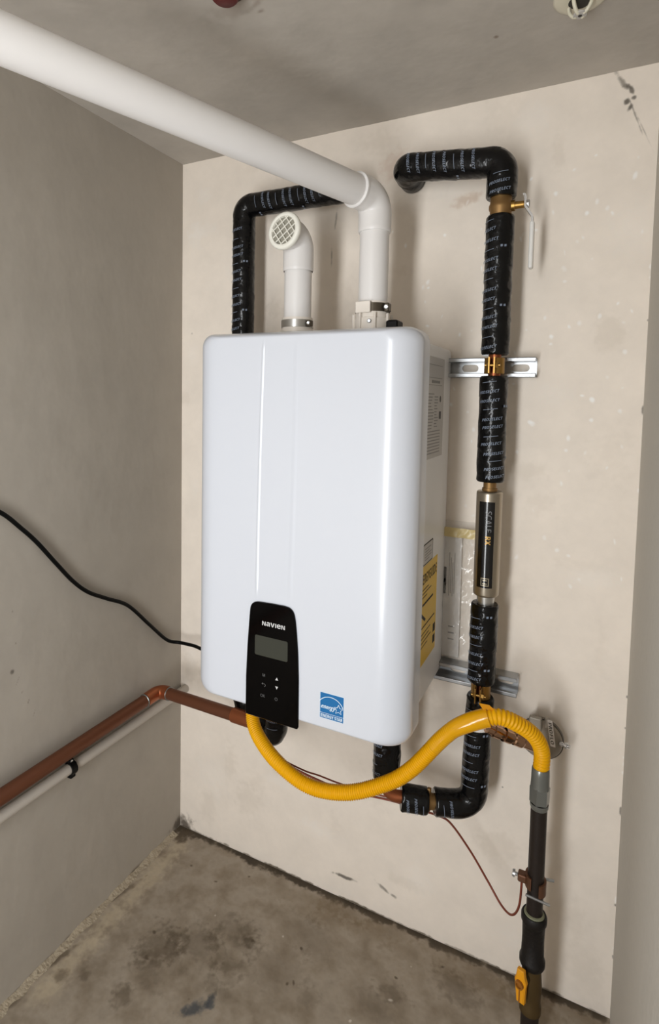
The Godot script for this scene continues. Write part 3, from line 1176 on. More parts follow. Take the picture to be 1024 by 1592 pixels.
# ------------------------------------------------------------------ insulated pipes
func left_insulated_pipe() -> void:
	var o := thing("insulated_pipe", "black tape-wrapped insulated pipe behind the left of the heater, bending right behind the vents", "insulated pipe", Vector3(0.232, 0.43, 0.075))
	var x := 0.231
	var z := 0.073
	var r := 0.0245
	sleeve("foam_sleeve", [Vector3(x, 0.50, z), Vector3(x, 1.574, z), Vector3(0.492, 1.574, z), Vector3(0.492, 1.585, 0.0)], r, o, 0.022, Vector3(-0.1, 0, 1), [[Vector3(x, 1.22, z), Vector3(x, 1.545, z), -0.35, 0.6, 0.0185], [Vector3(0.262, 1.574, z), Vector3(0.44, 1.574, z), 0.1, 0.0, 0.0165]], 2)
	# lower bend that feeds the heater from below
	sleeve("foam_elbow", [Vector3(0.236, 0.510, 0.078), Vector3(0.268, 0.446, 0.100), Vector3(0.366, 0.421, 0.135), Vector3(0.371, 0.60, 0.14)], 0.0245, o, 0.026, Vector3(-0.1, 0, 1), [[Vector3(0.369, 0.448, 0.136), Vector3(0.371, 0.53, 0.139), 0.2, 0.0, 0.017]], 5)


func right_insulated_pipe() -> void:
	var o := thing("insulated_pipe_001", "long black tape-wrapped insulated pipe running down the wall right of the heater", "insulated pipe", Vector3(0.775, 0.36, 0.08))
	var z := 0.08
	var fr := Vector3(-0.25, 0, 1)
	# bare copper core, seen in the gaps
	var g := Geo.new()
	g.rod(line(Vector3(0.777, 1.56, z), Vector3(0.7765, 0.99, z)), 0.0110, 20)
	part("copper_core", g, M.copper, o)
	g = Geo.new()
	g.rod(line(Vector3(0.776, 0.79, z), Vector3(0.772, 0.42, z)), 0.0110, 20)
	part("copper_core", g, M.copper, o)
	sleeve("foam_sleeve", [Vector3(0.592, 1.598, 0.0), Vector3(0.594, 1.599, 0.070), Vector3(0.777, 1.576, z), Vector3(0.777, 1.513, z)], 0.0258, o, 0.023, Vector3(0.0, -0.2, 1), [[Vector3(0.60, 1.6, 0.075), Vector3(0.74, 1.583, 0.079), -0.05, 0.0, 0.017], [Vector3(0.777, 1.508, z), Vector3(0.777, 1.56, z), 0.0, 0.0, 0.015]], 3)
	sleeve("foam_sleeve", [Vector3(0.777, 1.482, z), Vector3(0.7765, 1.236, z)], 0.0238, o, 0.03, fr, [[Vector3(0.7765, 1.236, z), Vector3(0.777, 1.482, z), -0.25, -1.2, 0.0165]], 4)
	sleeve("foam_sleeve", [Vector3(0.7765, 1.198, z), Vector3(0.7765, 1.006, z)], 0.0242, o, 0.03, fr, [[Vector3(0.7765, 1.006, z), Vector3(0.7765, 1.198, z), 0.75, -4.2, 0.0155]], 6)
	sleeve("foam_sleeve", [Vector3(0.776, 0.778, z), Vector3(0.7742, 0.628, z)], 0.0242, o, 0.03, fr, [[Vector3(0.7742, 0.628, z), Vector3(0.776, 0.778, z), -0.35, 0.0, 0.0165]], 7)
	sleeve("foam_sleeve", [Vector3(0.774, 0.600, z), Vector3(0.768, 0.384, z), Vector3(0.701, 0.386, 0.112)], 0.0245, o, 0.03, fr, [[Vector3(0.769, 0.42, z), Vector3(0.774, 0.59, z), -0.2, 0.0, 0.0165], [Vector3(0.703, 0.386, 0.111), Vector3(0.74, 0.385, 0.093), 0.0, 0.0, 0.016]], 8)
	# short run back to the heater outlet
	g = Geo.new()
	g.rod(fillet([Vector3(0.7, 0.386, 0.112), Vector3(0.632, 0.392, 0.14), Vector3(0.6155, 0.398, 0.145), Vector3(0.6155, 0.604, 0.142)], 0.02, 0.005), 0.0112, 20)
	part("copper_core", g, M.copper, o)
	sleeve("foam_sleeve", [Vector3(0.690, 0.3875, 0.117), Vector3(0.643, 0.391, 0.136)], 0.0242, o, 0.03, Vector3(0, 0, 1), [[Vector3(0.643, 0.391, 0.136), Vector3(0.69, 0.3875, 0.117), 0.15, 0.0, 0.015]], 9)
	sleeve("foam_sleeve", [Vector3(0.6155, 0.425, 0.144), Vector3(0.6155, 0.598, 0.142)], 0.0255, o, 0.03, Vector3(-0.5, 0, 1), [[Vector3(0.6155, 0.43, 0.144), Vector3(0.6155, 0.53, 0.142), -0.35, 0.0, 0.02]], 10)
	# union in the gap of the short run
	g = Geo.new()
	var ua := (Vector3(0.701, 0.386, 0.112) - Vector3(0.690, 0.3875, 0.117)).normalized()
	g.lathe(Vector3(0.690, 0.3875, 0.117), ua, [Vector2(-0.003, 0.011), Vector2(-0.003, 0.017), Vector2(0.004, 0.017), Vector2(0.004, 0.0145), Vector2(0.012, 0.0145)], 24)
	g.rbox(Vector3(0.689, 0.397, 0.113), Vector3(0.6965, 0.414, 0.121), 0.002, 2)
	part("brass_union", g, M.old_brass, o)

	# ball valve
	var v := thing("ball_valve", "brass ball valve with a long white lever handle in the insulated pipe", "valve", Vector3(0.777, 1.482, z))
	g = Geo.new()
	g.lathe(Vector3(0.777, 1.480, z), Vector3.UP, [Vector2(0, 0.0165), Vector2(0.003, 0.0185), Vector2(0.010, 0.0185), Vector2(0.014, 0.0205), Vector2(0.020, 0.0205), Vector2(0.024, 0.0185), Vector2(0.034, 0.0185)], 28, true)
	part("valve_body", g, M.old_brass, v)
	g = Geo.new()
	g.lathe(Vector3(0.793, 1.4975, z), Vector3.RIGHT, [Vector2(0, 0.0095), Vector2(0.008, 0.0095), Vector2(0.008, 0.0065), Vector2(0.022, 0.0060), Vector2(0.026, 0.0055)], 20)
	part("stem", g, M.gold_zinc, v)
	g = Geo.new()
	var lv := Vector3(0.818, 0, z)
	g.strap(fillet([lv + Vector3(-0.004, 1.5125, 0), lv + Vector3(0.0005, 1.5135, 0), lv + Vector3(0.0005, 1.4925, 0), lv + Vector3(0.0125, 1.474, 0), lv + Vector3(0.0125, 1.388, 0)], 0.003, 0.002), Vector3.BACK, 0.016, 0.0034)
	var lever := part("lever", g, M.screw, v)
	g = Geo.new()
	g.rbox(lv + Vector3(0.0088, 1.385, -0.0085), lv + Vector3(0.0164, 1.466, 0.0085), 0.0034, 3)
	part("handle_grip", g, M.grip, lever, "white lever grip")
	g = Geo.new()
	g.lathe(Vector3(0.8195, 1.4975, z), Vector3.RIGHT, [Vector2(0, 0.007), Vector2(0.0045, 0.007), Vector2(0.006, 0.0055), Vector2(0.006, 0.0001)], 6)
	part("nut", g, M.screw, v)

	# inline filter
	var f := thing("inline_filter", "stainless steel inline scale filter cylinder with a black label", "water filter", Vector3(0.777, 0.785, z))
	var o0 := Vector3(0.7765, 0, z)
	g = Geo.new()
	g.lathe(o0, Vector3.UP, [Vector2(0.794, 0.012), Vector2(0.7945, 0.0205), Vector2(0.7965, 0.0224), Vector2(0.799, 0.0228), Vector2(0.984, 0.0228), Vector2(0.9865, 0.0224), Vector2(0.9885, 0.0205), Vector2(0.989, 0.012)], 48, true)
	part("housing", g, mat(c255(168, 158, 142), 0.3, 0.9), f)
	g = Geo.new()
	g.lathe(o0, Vector3.UP, [Vector2(0.987, 0.0135), Vector2(0.994, 0.0135), Vector2(0.994, 0.0115), Vector2(1.006, 0.0115)], 24)
	part("end_fitting", g, M.old_brass, f)
	g = Geo.new()
	g.lathe(o0, Vector3.UP, [Vector2(0.778, 0.0150), Vector2(0.7985, 0.0165)], 24)
	part("end_fitting", g, M.steel, f)
	g = Geo.new()
	bent_bar(g, 0.029, 0.158, o0, Vector3.UP, Vector3(-0.02, 0, 1), 0.0231, 0.0, 0.892)
	var lb := part("label", g, mat(c255(12, 11, 11), 0.18), f, "black label")
	g = Geo.new()
	bent(g, "SCALE", 0.0105, o0, Vector3.UP, Vector3(-0.02, 0, 1), 0.0236, 0.17, 0.935, false, 0.0, true)
	part("lettering", g, mat(c255(120, 120, 122), 0.4), lb)
	g = Geo.new()
	bent(g, "RX", 0.0095, o0, Vector3.UP, Vector3(-0.02, 0, 1), 0.0236, 0.17, 0.901, true, 0.0, true)
	part("lettering", g, M.gold_print, lb)
	g = Geo.new()
	bent_bar(g, 0.0150, 0.0150, o0, Vector3.UP, Vector3(-0.02, 0, 1), 0.0233, 0.05, 0.824)
	part("emblem", g, mat(c255(150, 140, 120), 0.3, 0.6), lb)
	g = Geo.new()
	bent_bar(g, 0.0115, 0.0115, o0, Vector3.UP, Vector3(-0.02, 0, 1), 0.0234, 0.05, 0.824)
	part("emblem", g, mat(c255(12, 11, 11), 0.18), lb)
	g = Geo.new()
	bent_bar(g, 0.008, 0.0018, o0, Vector3.UP, Vector3(-0.02, 0, 1), 0.0235, 0.05, 0.827)
	bent_bar(g, 0.008, 0.0018, o0, Vector3.UP, Vector3(-0.02, 0, 1), 0.0235, 0.05, 0.821)
	part("emblem", g, mat(c255(150, 140, 120), 0.3, 0.6), lb)


# ------------------------------------------------------------------ strut channels and pipe clamps
func channel(called: String, label: String, x0: float, x1: float, yc: float, slots: Array) -> void:
	var o := thing(called, label, "strut channel", Vector3((x0 + x1) / 2.0, yc - 0.0185, 0.0), "slotted steel strut channels on the back wall")
	var hh := 0.0185
	var d := 0.030
	var t := 0.0022
	var g := Geo.new()
	for s in [-1.0, 1.0]:
		g.rbox(Vector3(x0, minf(yc + s * hh, yc + s * (hh - t)), 0.0005), Vector3(x1, maxf(yc + s * hh, yc + s * (hh - t)), d), 0.0009, 2)
		g.rbox(Vector3(x0, minf(yc + s * hh, yc + s * (hh - 0.0075)), d - t), Vector3(x1, maxf(yc + s * hh, yc + s * (hh - 0.0075)), d), 0.0009, 2)
		g.rbox(Vector3(x0, minf(yc + s * (hh - 0.0075), yc + s * (hh - 0.0053)), d - 0.008), Vector3(x1, maxf(yc + s * (hh - 0.0075), yc + s * (hh - 0.0053)), d - 0.0005), 0.0009, 2)
	part("side_flanges", g, M.zinc, o)
	# web cut by slots: rings of quads between each slot and its piece of web
	g = Geo.new()
	var cuts := [x0]
	for i in slots.size() - 1:
		cuts.append((slots[i] + slots[i + 1]) / 2.0)
	cuts.append(x1)
	for i in slots.size():
		var cx: float = slots[i]
		var lx: float = cuts[i]
		var hx: float = cuts[i + 1]
		var N := 40
		var inner := []
		var outer := []
		for k in N + 1:
			var a := TAU * (k + 0.5) / N
			var dir := Vector2(cos(a), sin(a))
			var q := Vector2(clampf(dir.x * 0.03, -0.0085, 0.0085), 0) + dir * 0.0072
			inner.append(Vector3(cx + q.x, yc + q.y, 0.003))
			var tx := (hx - cx) / dir.x if dir.x > 0 else (lx - cx) / dir.x
			var ty := hh / absf(dir.y)
			var m := minf(tx, ty)
			outer.append(Vector3(cx + dir.x * m, yc + dir.y * m, 0.003))
		for k in N:
			g.flat_quad(inner[k], inner[k + 1], outer[k + 1], outer[k], Vector3.BACK)
			var back := Vector3(0, 0, -0.0025)
			g.flat_quad(inner[k], inner[k + 1], inner[k + 1] + back, inner[k] + back, Vector3(cx, yc, 0.003) - inner[k])
		# corners of the rectangle the rays miss
		for sx in [lx, hx]:
			for sy in [-hh, hh]:
				pass
	part("slotted_web", g, M.zinc, o)
	for s in [x0, x1]:
		pass


func clamp_(called: String, label: String, c: Vector3) -> void:
	var o := thing(called, label, "pipe clamp", c + Vector3(0, 0, -0.05), "gold-coloured pipe clamps on the strut channels")
	var wide := 0.028
	for s in [-1.0, 1.0]:
		var path := PackedVector3Array()
		path.append(c + Vector3(s * 0.0045, 0, 0.034))
		path.append(c + Vector3(s * 0.0045, 0, 0.020))
		for i in 13:
			var a := PI / 2 - 0.3 - (PI - 0.5) * i / 12.0
			path.append(c + Vector3(s * 0.0165 * cos(a), 0, 0.0165 * sin(a)))
		path.append(c + Vector3(s * 0.007, 0, -0.022))
		path.append(c + Vector3(s * 0.009, 0, -0.05))
		var g := Geo.new()
		g.strap(path, Vector3.UP, wide, 0.0022)
		part("half_strap", g, M.gold_zinc, o)
	var g := Geo.new()
	g.rod(line(c + Vector3(-0.012, 0, 0.028), c + Vector3(0.014, 0, 0.028)), 0.0026, 12)
	part("bolt", g, M.gold_zinc, o)
	g = Geo.new()
	g.lathe(c + Vector3(0.0055, 0, 0.028), Vector3.RIGHT, [Vector2(0, 0.0001), Vector2(0, 0.0058), Vector2(0.005, 0.0058), Vector2(0.005, 0.0001)], 6)
	part("nut", g, M.gold_zinc, o)
	g = Geo.new()
	g.lathe(c + Vector3(-0.0055, 0, 0.028), Vector3.LEFT, [Vector2(0, 0.0001), Vector2(0, 0.0052), Vector2(0.0035, 0.004), Vector2(0.0045, 0.0001)], 16)
	part("bolt_head", g, M.gold_zinc, o)


func struts() -> void:
	channel("strut_channel", "upper slotted steel strut channel behind the pipe, level with the heater's top", 0.672, 0.8415, 1.2165, [0.7195, 0.7663, 0.8130])
	channel("strut_channel_001", "lower slotted steel strut channel behind the pipe, near the heater's bottom", 0.664, 0.8325, 0.6045, [0.7165, 0.7625, 0.8085])
	clamp_("pipe_clamp", "gold-coloured pipe clamp on the upper strut channel", Vector3(0.7765, 1.2165, 0.08))
	clamp_("pipe_clamp_001", "gold-coloured pipe clamp on the lower strut channel", Vector3(0.774, 0.613, 0.08))


# ------------------------------------------------------------------ document pouch
func pouch() -> void:
	var f := FastNoiseLite.new()
	f.seed = 8
	f.frequency = 34.0
	f.fractal_octaves = 3
	var b := thing("paper_booklet", "white folded paper booklet inside the clear plastic pouch", "booklet", Vector3(0.69, 0.628, 0.012))
	var g := Geo.new()
	g.rbox(Vector3(0.640, 0.630, 0.006), Vector3(0.7165, 0.880, 0.0085), 0.001, 1)
	part("cover_page", g, M.paper, b)
	g = Geo.new()
	g.rbox(Vector3(0.641, 0.631, 0.003), Vector3(0.7155, 0.879, 0.006), 0.001, 1)
	part("pages", g, M.paper, b)
	g = Geo.new()
	for i in 4:
		g.rbox(Vector3(0.692 + i * 0.0035, 0.755 + 0.006 * (i % 2), 0.0085), Vector3(0.6935 + i * 0.0035, 0.845 - 0.01 * (i % 3), 0.0087), 0.0001, 1)
	part("printed_lines", g, M.print_grey, b)
	g = Geo.new()
	for i in 3:
		g.rbox(Vector3(0.694, 0.665 + i * 0.013, 0.0085), Vector3(0.706, 0.668 + i * 0.013, 0.0087), 0.0001, 1)
	part("printed_lines", g, M.print_grey, b)
	g = Geo.new()
	g.rbox(Vector3(0.676, 0.760, 0.010), Vector3(0.6875, 0.815, 0.0125), 0.001, 1)
	part("binding_clip", g, M.rubber, b, "short black edge clip")
	var p := thing("plastic_pouch", "clear crinkled plastic document pouch taped to the wall beside the heater", "pouch", Vector3(0.70, 0.62, 0.01))
	g = Geo.new()
	var rows := []
	var refs := []
	for i in 61:
		var row := []
		var ref := []
		var t := i / 60.0
		for j in 31:
			var u := j / 30.0
			var x := 0.635 + 0.118 * u + 0.002 * f.get_noise_2d(t, 3.0)
			var y := 0.618 + 0.292 * t
			var e := minf(1.0, minf(minf(u, 1.0 - u) / 0.08, minf(t, 1.0 - t) / 0.04))
			row.append(Vector3(x, y, 0.002 + e * (0.013 + 0.0075 * f.get_noise_2d(x * 1.3, y) + 0.004 * f.get_noise_2d(x * 3.0 + y, y * 2.0 - x))))
			ref.append(Vector3.BACK)
		rows.append(row)
		refs.append(ref)
	g.grid(rows, refs, false)
	part("front_film", g, M.film, p)
	g = Geo.new()
	rows = []
	refs = []
	for i in 5:
		var row := []
		var ref := []
		for j in 31:
			var u := j / 30.0
			var x := 0.650 + 0.100 * u
			var y := 0.880 + 0.019 * i / 4.0
			row.append(Vector3(x, y, 0.0205 + 0.002 * f.get_noise_2d(x * 2.0, y * 2.0)))
			ref.append(Vector3.BACK)
		rows.append(row)
		refs.append(ref)
	g.grid(rows, refs, false)
	part("masking_tape", g, mat(c255(208, 188, 134), 0.3), p, "tan tape strip along the top")


# ------------------------------------------------------------------ gas supply
func gas_line() -> void:
	var gx := 0.886
	var gz := 0.13
	var o := thing("gas_pipe", "dark iron gas pipe rising from the floor at the right", "gas pipe", Vector3(gx, 0, gz))
	var g := Geo.new()
	g.rod(line(Vector3(gx, 0.235, gz), Vector3(gx, 0.485, gz)), 0.0135, 28)
	part("upper_pipe", g, M.iron, o)
	g = Geo.new()
	g.rod(line(Vector3(gx, 0.0, gz), Vector3(gx, 0.085, gz)), 0.0150, 28)
	part("lower_pipe", g, M.iron, o)
	g = Geo.new()
	g.lathe(Vector3(gx, 0, gz), Vector3.UP, [Vector2(0.165, 0.015), Vector2(0.165, 0.0195), Vector2(0.169, 0.0212), Vector2(0.177, 0.0212), Vector2(0.181, 0.0188), Vector2(0.213, 0.0180), Vector2(0.243, 0.0188), Vector2(0.247, 0.0212), Vector2(0.256, 0.0212), Vector2(0.260, 0.0195), Vector2(0.259, 0.0158)], 36, true)
	part("coupling", g, M.cast_iron, o)
	g = Geo.new()
	g.lathe(Vector3(gx, 0, gz), Vector3.UP, [Vector2(0.2585, 0.0172), Vector2(0.2615, 0.0162), Vector2(0.2625, 0.0130)], 30, true)
	part("sealant_ring", g, M.sealant, o)
	g = Geo.new()
	g.lathe(Vector3(gx, 0, gz), Vector3.UP, [Vector2(0.460, 0.0136), Vector2(0.464, 0.0165), Vector2(0.490, 0.0170), Vector2(0.493, 0.0150)], 6, false, 0.3)
	part("hex_adapter", g, M.grey_metal, o)
	g = Geo.new()
	g.lathe(Vector3(gx, 0, gz), Vector3.UP, [Vector2(0.452, 0.0135), Vector2(0.456, 0.0152), Vector2(0.462, 0.0152)], 28, true)
	part("collar", g, M.grey_metal, o)
	g = Geo.new()
	g.lathe(Vector3(gx, 0, gz), Vector3.UP, [Vector2(0.490, 0.0155), Vector2(0.500, 0.0150), Vector2(0.514, 0.0148), Vector2(0.522, 0.0145), Vector2(0.5245, 0.0135), Vector2(0.5245, 0.010)], 28, true)
	part("hose_socket", g, M.grey_metal, o)

	# gas shut-off valve near the floor
	var v := thing("gas_shutoff_valve", "bronze gas shut-off valve with a short yellow handle near the floor", "valve", Vector3(gx, 0.07, gz))
	g = Geo.new()
	g.lathe(Vector3(gx, 0, gz), Vector3.UP, [Vector2(0.078, 0.0150), Vector2(0.080, 0.0182), Vector2(0.092, 0.0182), Vector2(0.098, 0.0160), Vector2(0.112, 0.0172), Vector2(0.130, 0.0178), Vector2(0.146, 0.0165), Vector2(0.158, 0.0158), Vector2(0.168, 0.0158)], 30, true)
	part("valve_body", g, M.bronze, v)
	g = Geo.new()
	var sd := Vector3(-0.36, 0, 0.93).normalized()
	g.lathe(Vector3(gx - 0.004, 0.148, gz) + sd * 0.012, sd, [Vector2(0, 0.009), Vector2(0.010, 0.009), Vector2(0.012, 0.007), Vector2(0.018, 0.007)], 20)
	part("stem", g, M.bronze, v)
	g = Geo.new()
	var hx := Vector3.UP.cross(sd).normalized()
	var ho := Vector3(gx - 0.004, 0.148, gz) + sd * 0.0255
	var hp := PackedVector2Array([Vector2(-0.0065, 0.024), Vector2(0.0055, 0.025), Vector2(0.0075, 0.012), Vector2(0.0105, 0.004), Vector2(0.009, -0.006), Vector2(0.0085, -0.020), Vector2(0.008, -0.034), Vector2(-0.006, -0.035), Vector2(-0.0075, -0.020), Vector2(-0.0095, -0.006), Vector2(-0.0105, 0.004), Vector2(-0.008, 0.012)])
	g.plate(hp, 0.008, 0.002, ho, hx, Vector3.UP)
	var hd := part("handle", g, M.orange_plastic, v, "yellow handle")
	g = Geo.new()
	g.lathe(ho + sd * 0.008, sd, [Vector2(0, 0.0075), Vector2(0.004, 0.0070), Vector2(0.0045, 0.0045), Vector2(0.002, 0.004), Vector2(0.002, 0.0001)], 20)
	part("hub", g, M.aged_orange, hd, "worn brown hub")
	g = Geo.new()
	g.strap(PackedVector3Array([ho + sd * 0.0083 + Vector3(0, -0.010, 0), ho + sd * 0.0083 + Vector3(0, -0.033, 0)]), hx, 0.0022, 0.0012)
	part("raised_rib", g, M.aged_orange, hd)

	# flexible yellow hose
	var pts := [Vector3(0.345, 0.60, 0.172), Vector3(0.3405, 0.545, 0.180), Vector3(0.3445, 0.507, 0.198), Vector3(0.372, 0.4815, 0.222), Vector3(0.4327, 0.4585, 0.248), Vector3(0.5016, 0.4354, 0.250), Vector3(0.5745, 0.4418, 0.240), Vector3(0.6399, 0.4686, 0.220), Vector3(0.6829, 0.5041, 0.210), Vector3(0.7349, 0.5726, 0.200), Vector3(0.7666, 0.6025, 0.198), Vector3(0.8165, 0.6250, 0.188), Vector3(0.850, 0.6135, 0.172), Vector3(0.8750, 0.588, 0.150), Vector3(0.8865, 0.555, 0.133), Vector3(0.886, 0.518, 0.130)]
	var path := spline(pts, 0.0009)
	var total := 0.0
	for i in path.size() - 1:
		total += path[i].distance_to(path[i + 1])
	var hose := thing("gas_hose", "yellow corrugated gas hose looping from under the heater to the iron pipe", "hose", Vector3(0.55, 0.42, 0.2))
	g = Geo.new()
	g.tube(path, func(s, _a): return 0.0127 + 0.0010 * sin(TAU * s / (0.0040 if s < total * 0.78 else 0.0062)), 22)
	part("corrugated_tube", g, M.hose, hose)
	# smooth yellow tape joining two lengths
	var seg := PackedVector3Array()
	var acc := 0.0
	for i in path.size() - 1:
		acc += path[i].distance_to(path[i + 1])
		if path[i].x > 0.718 and path[i].x < 0.806 and i % 3 == 0:
			seg.append(path[i])
	var tn := FastNoiseLite.new()
	tn.seed = 4
	tn.frequency = 30.0
	g = Geo.new()
	g.tube(seg, func(s, a): return 0.0135 + 0.0005 * tn.get_noise_3d(s * 0.6, cos(a) * 0.03, sin(a) * 0.03) + 0.0018 * clampf((s - 0.045) / 0.04, 0.0, 1.0), 28, false)
	part("joint_tape", g, M.yellow_tape, hose, "smooth yellow tape wrap")
	g = Geo.new()
	# loose tape tail
	var tail := []
	var tref := []
	for i in 6:
		var t := i / 5.0
		tail.append([Vector3(0.790 + 0.006 * t, 0.6355 + 0.011 * (1.0 - t), 0.198 - 0.004 * t), Vector3(0.806 + 0.030 * t, 0.6450 - 0.016 * t - 0.004 * sin(t * 3.0), 0.193 - 0.012 * t)])
		tref.append([Vector3(0, 0.4, 1), Vector3(0, 0.4, 1)])
	g.grid(tail, tref, false)
	part("tape_tail", g, mat(c255(206, 140, 24), 0.3), hose)
	g = Geo.new()
	bent_bar(g, 0.040, 0.0125, Vector3(0.773, 0, 0.08), Vector3.UP, Vector3(-0.15, 0, 1), 0.0272, 0.0, 0.5480, 0.12)
	part("paper_tag", g, M.paper, hose, "white paper tag")

	# copper bonding wire and its clamp
	var c := thing("ground_clamp", "bronze grounding clamp bolted round the iron gas pipe", "clamp", Vector3(gx, 0.29, gz))
	for s in [-1.0, 1.0]:
		var arc := PackedVector3Array()
		for i in 15:
			var a := -1.25 + 2.5 * i / 14.0
			arc.append(Vector3(gx + s * (0.0155 * cos(a) + 0.003 * float(i == 0 or i == 14)), 0.316 - s * 0.004, gz + 0.0165 * sin(a)))
		g = Geo.new()
		g.strap(arc, Vector3.UP, 0.022, 0.0035)
		part("jaw", g, M.clamp_bronze, c)
	g = Geo.new()
	g.rod(line(Vector3(0.852, 0.3225, gz + 0.004), Vector3(0.914, 0.318, gz - 0.016)), 0.0024, 10)
	part("bolt", g, M.zinc, c)
	g = Geo.new()
	g.rod(line(Vector3(0.872, 0.3005, gz + 0.016), Vector3(0.910, 0.2925, gz + 0.010)), 0.0024, 10)
	part("bolt", g, M.zinc, c)
	g = Geo.new()
	g.lathe(Vector3(0.856, 0.322, gz + 0.004), Vector3(-1, 0.12, 0.1), [Vector2(0, 0.0001), Vector2(0, 0.003), Vector2(0.004, 0.003), Vector2(0.004, 0.0065), Vector2(0.008, 0.0055), Vector2(0.008, 0.0001)], 16)
	part("screw_head", g, M.zinc, c)
	g = Geo.new()
	g.rbox(Vector3(0.8570, 0.313, gz - 0.006), Vector3(0.872, 0.327, gz + 0.010), 0.003, 2)
	part("wire_lug", g, M.clamp_bronze, c)

	var wire := Geo.new()
	wire.rod(spline([Vector3(0.318, 0.61, 0.150), Vector3(0.318, 0.500, 0.158), Vector3(0.321, 0.4622, 0.170), Vector3(0.353, 0.4444, 0.190), Vector3(0.3927, 0.4320, 0.198), Vector3(0.4396, 0.4112, 0.187), Vector3(0.4815, 0.3920, 0.170), Vector3(0.5249, 0.3740, 0.150), Vector3(0.5744, 0.3624, 0.125), Vector3(0.6193, 0.3587, 0.112), Vector3(0.6680, 0.350, 0.098), Vector3(0.703, 0.343, 0.088), Vector3(0.727, 0.331, 0.080), Vector3(0.765, 0.283, 0.072), Vector3(0.800, 0.238, 0.075), Vector3(0.828, 0.214, 0.09), Vector3(0.848, 0.222, 0.11), Vector3(0.861, 0.262, 0.130), Vector3(0.864, 0.316, 0.133)], 0.004), 0.0020, 10)
	tag(part("ground_wire", wire, M.wire), "thin reddish copper ground wire sagging below the insulated pipe", "wire")
	wire = Geo.new()
	wire.rod(spline([Vector3(0.324, 0.61, 0.156), Vector3(0.324, 0.500, 0.162), Vector3(0.328, 0.4660, 0.172), Vector3(0.360, 0.4480, 0.192), Vector3(0.3960, 0.4370, 0.198), Vector3(0.4186, 0.4222, 0.190), Vector3(0.4539, 0.4012, 0.170), Vector3(0.4787, 0.3905, 0.155), Vector3(0.5121, 0.3776, 0.140), Vector3(0.56, 0.3720, 0.130), Vector3(0.618, 0.3700, 0.120), Vector3(0.66, 0.364, 0.096)], 0.004), 0.0016, 10)
	tag(part("thin_wire", wire, M.wire), "second thin brown wire tucked behind the yellow hose", "wire")

	# round gas regulator against the wall behind the hose
	var d := thing("gas_regulator", "round grey metal regulator with a white printed label behind the hose end", "regulator", Vector3(0.880, 0.49, 0.03))
	var dc := Vector3(0.8795, 0.5235, 0.0)
	g = Geo.new()
	g.lathe(dc, Vector3.BACK, [Vector2(0.0, 0.020), Vector2(0.022, 0.022), Vector2(0.026, 0.0345), Vector2(0.031, 0.0365), Vector2(0.038, 0.0365), Vector2(0.044, 0.034), Vector2(0.052, 0.026), Vector2(0.058, 0.018), Vector2(0.060, 0.0001)], 44, true)
	part("body", g, mat(c255(138, 128, 114), 0.5, 0.25), d)
	g = Geo.new()
	g.lathe(dc, Vector3.BACK, [Vector2(0.029, 0.0364), Vector2(0.029, 0.0385), Vector2(0.036, 0.0385), Vector2(0.036, 0.0364)], 44)
	part("crimped_rim", g, mat(c255(92, 86, 78), 0.5, 0.3), d)
	g = Geo.new()
	g.rbox(Vector3(-0.010, 0.0, -0.004), Vector3(0.012, 0.026, 0.006), 0.003, 2, Basis.IDENTITY, Vector3(0.868, 0.545, 0.05))
	g.rbox(Vector3(0.0, 0.0, -0.004), Vector3(0.009, 0.018, 0.006), 0.003, 2, Basis.IDENTITY, Vector3(0.885, 0.556, 0.052))
	part("vent_boss", g, mat(c255(150, 143, 132), 0.45, 0.4), d)
	g = Geo.new()
	var lux := Vector3(0.15, -1.0, 0.0).normalized()
	var luy := Vector3(0.9, 0.135, 0.35).normalized()
	g.plate(poly_rect(-0.024, -0.0045, 0.024, 0.0045, 0.001, 2), 0.0008, 0.0, Vector3(0.8975, 0.5545, 0.0655), lux, luy)
	var lab := part("label", g, M.paper, d, "white label")
	g = Geo.new()
	letter_fit(g, "PROFLO", 0.0060, 0.039, Vector3(0.8975, 0.5545, 0.0655) + lux.cross(luy).normalized() * 0.0010, lux, luy, true)
	part("lettering", g, M.print_black, lab)
	g = Geo.new()
	g.lathe(Vector3(0.912, 0.529, 0.045), Vector3(1, 0.05, 0.3), [Vector2(0, 0.0042), Vector2(0.004, 0.0042), Vector2(0.004, 0.003), Vector2(0.009, 0.003), Vector2(0.009, 0.0058), Vector2(0.013, 0.0058), Vector2(0.0135, 0.003), Vector2(0.017, 0.003), Vector2(0.017, 0.0001)], 16)
	part("test_port", g, M.screw, d)
	g = Geo.new()
	g.lathe(Vector3(0.792, 0.5595, 0.110), Vector3(0.0755, -0.041, -0.050), [Vector2(0.0, 0.0001), Vector2(0.0, 0.010), Vector2(0.012, 0.0105), Vector2(0.013, 0.013), Vector2(0.026, 0.013), Vector2(0.028, 0.0095), Vector2(0.034, 0.0095), Vector2(0.036, 0.013), Vector2(0.050, 0.013), Vector2(0.052, 0.0095), Vector2(0.056, 0.0095), Vector2(0.058, 0.0118), Vector2(0.074, 0.0118), Vector2(0.078, 0.0095), Vector2(0.10, 0.0095)], 28)
	part("inlet_fitting", g, mat(c255(186, 150, 124), 0.14, 1.0), d, "shiny plated inlet fitting")


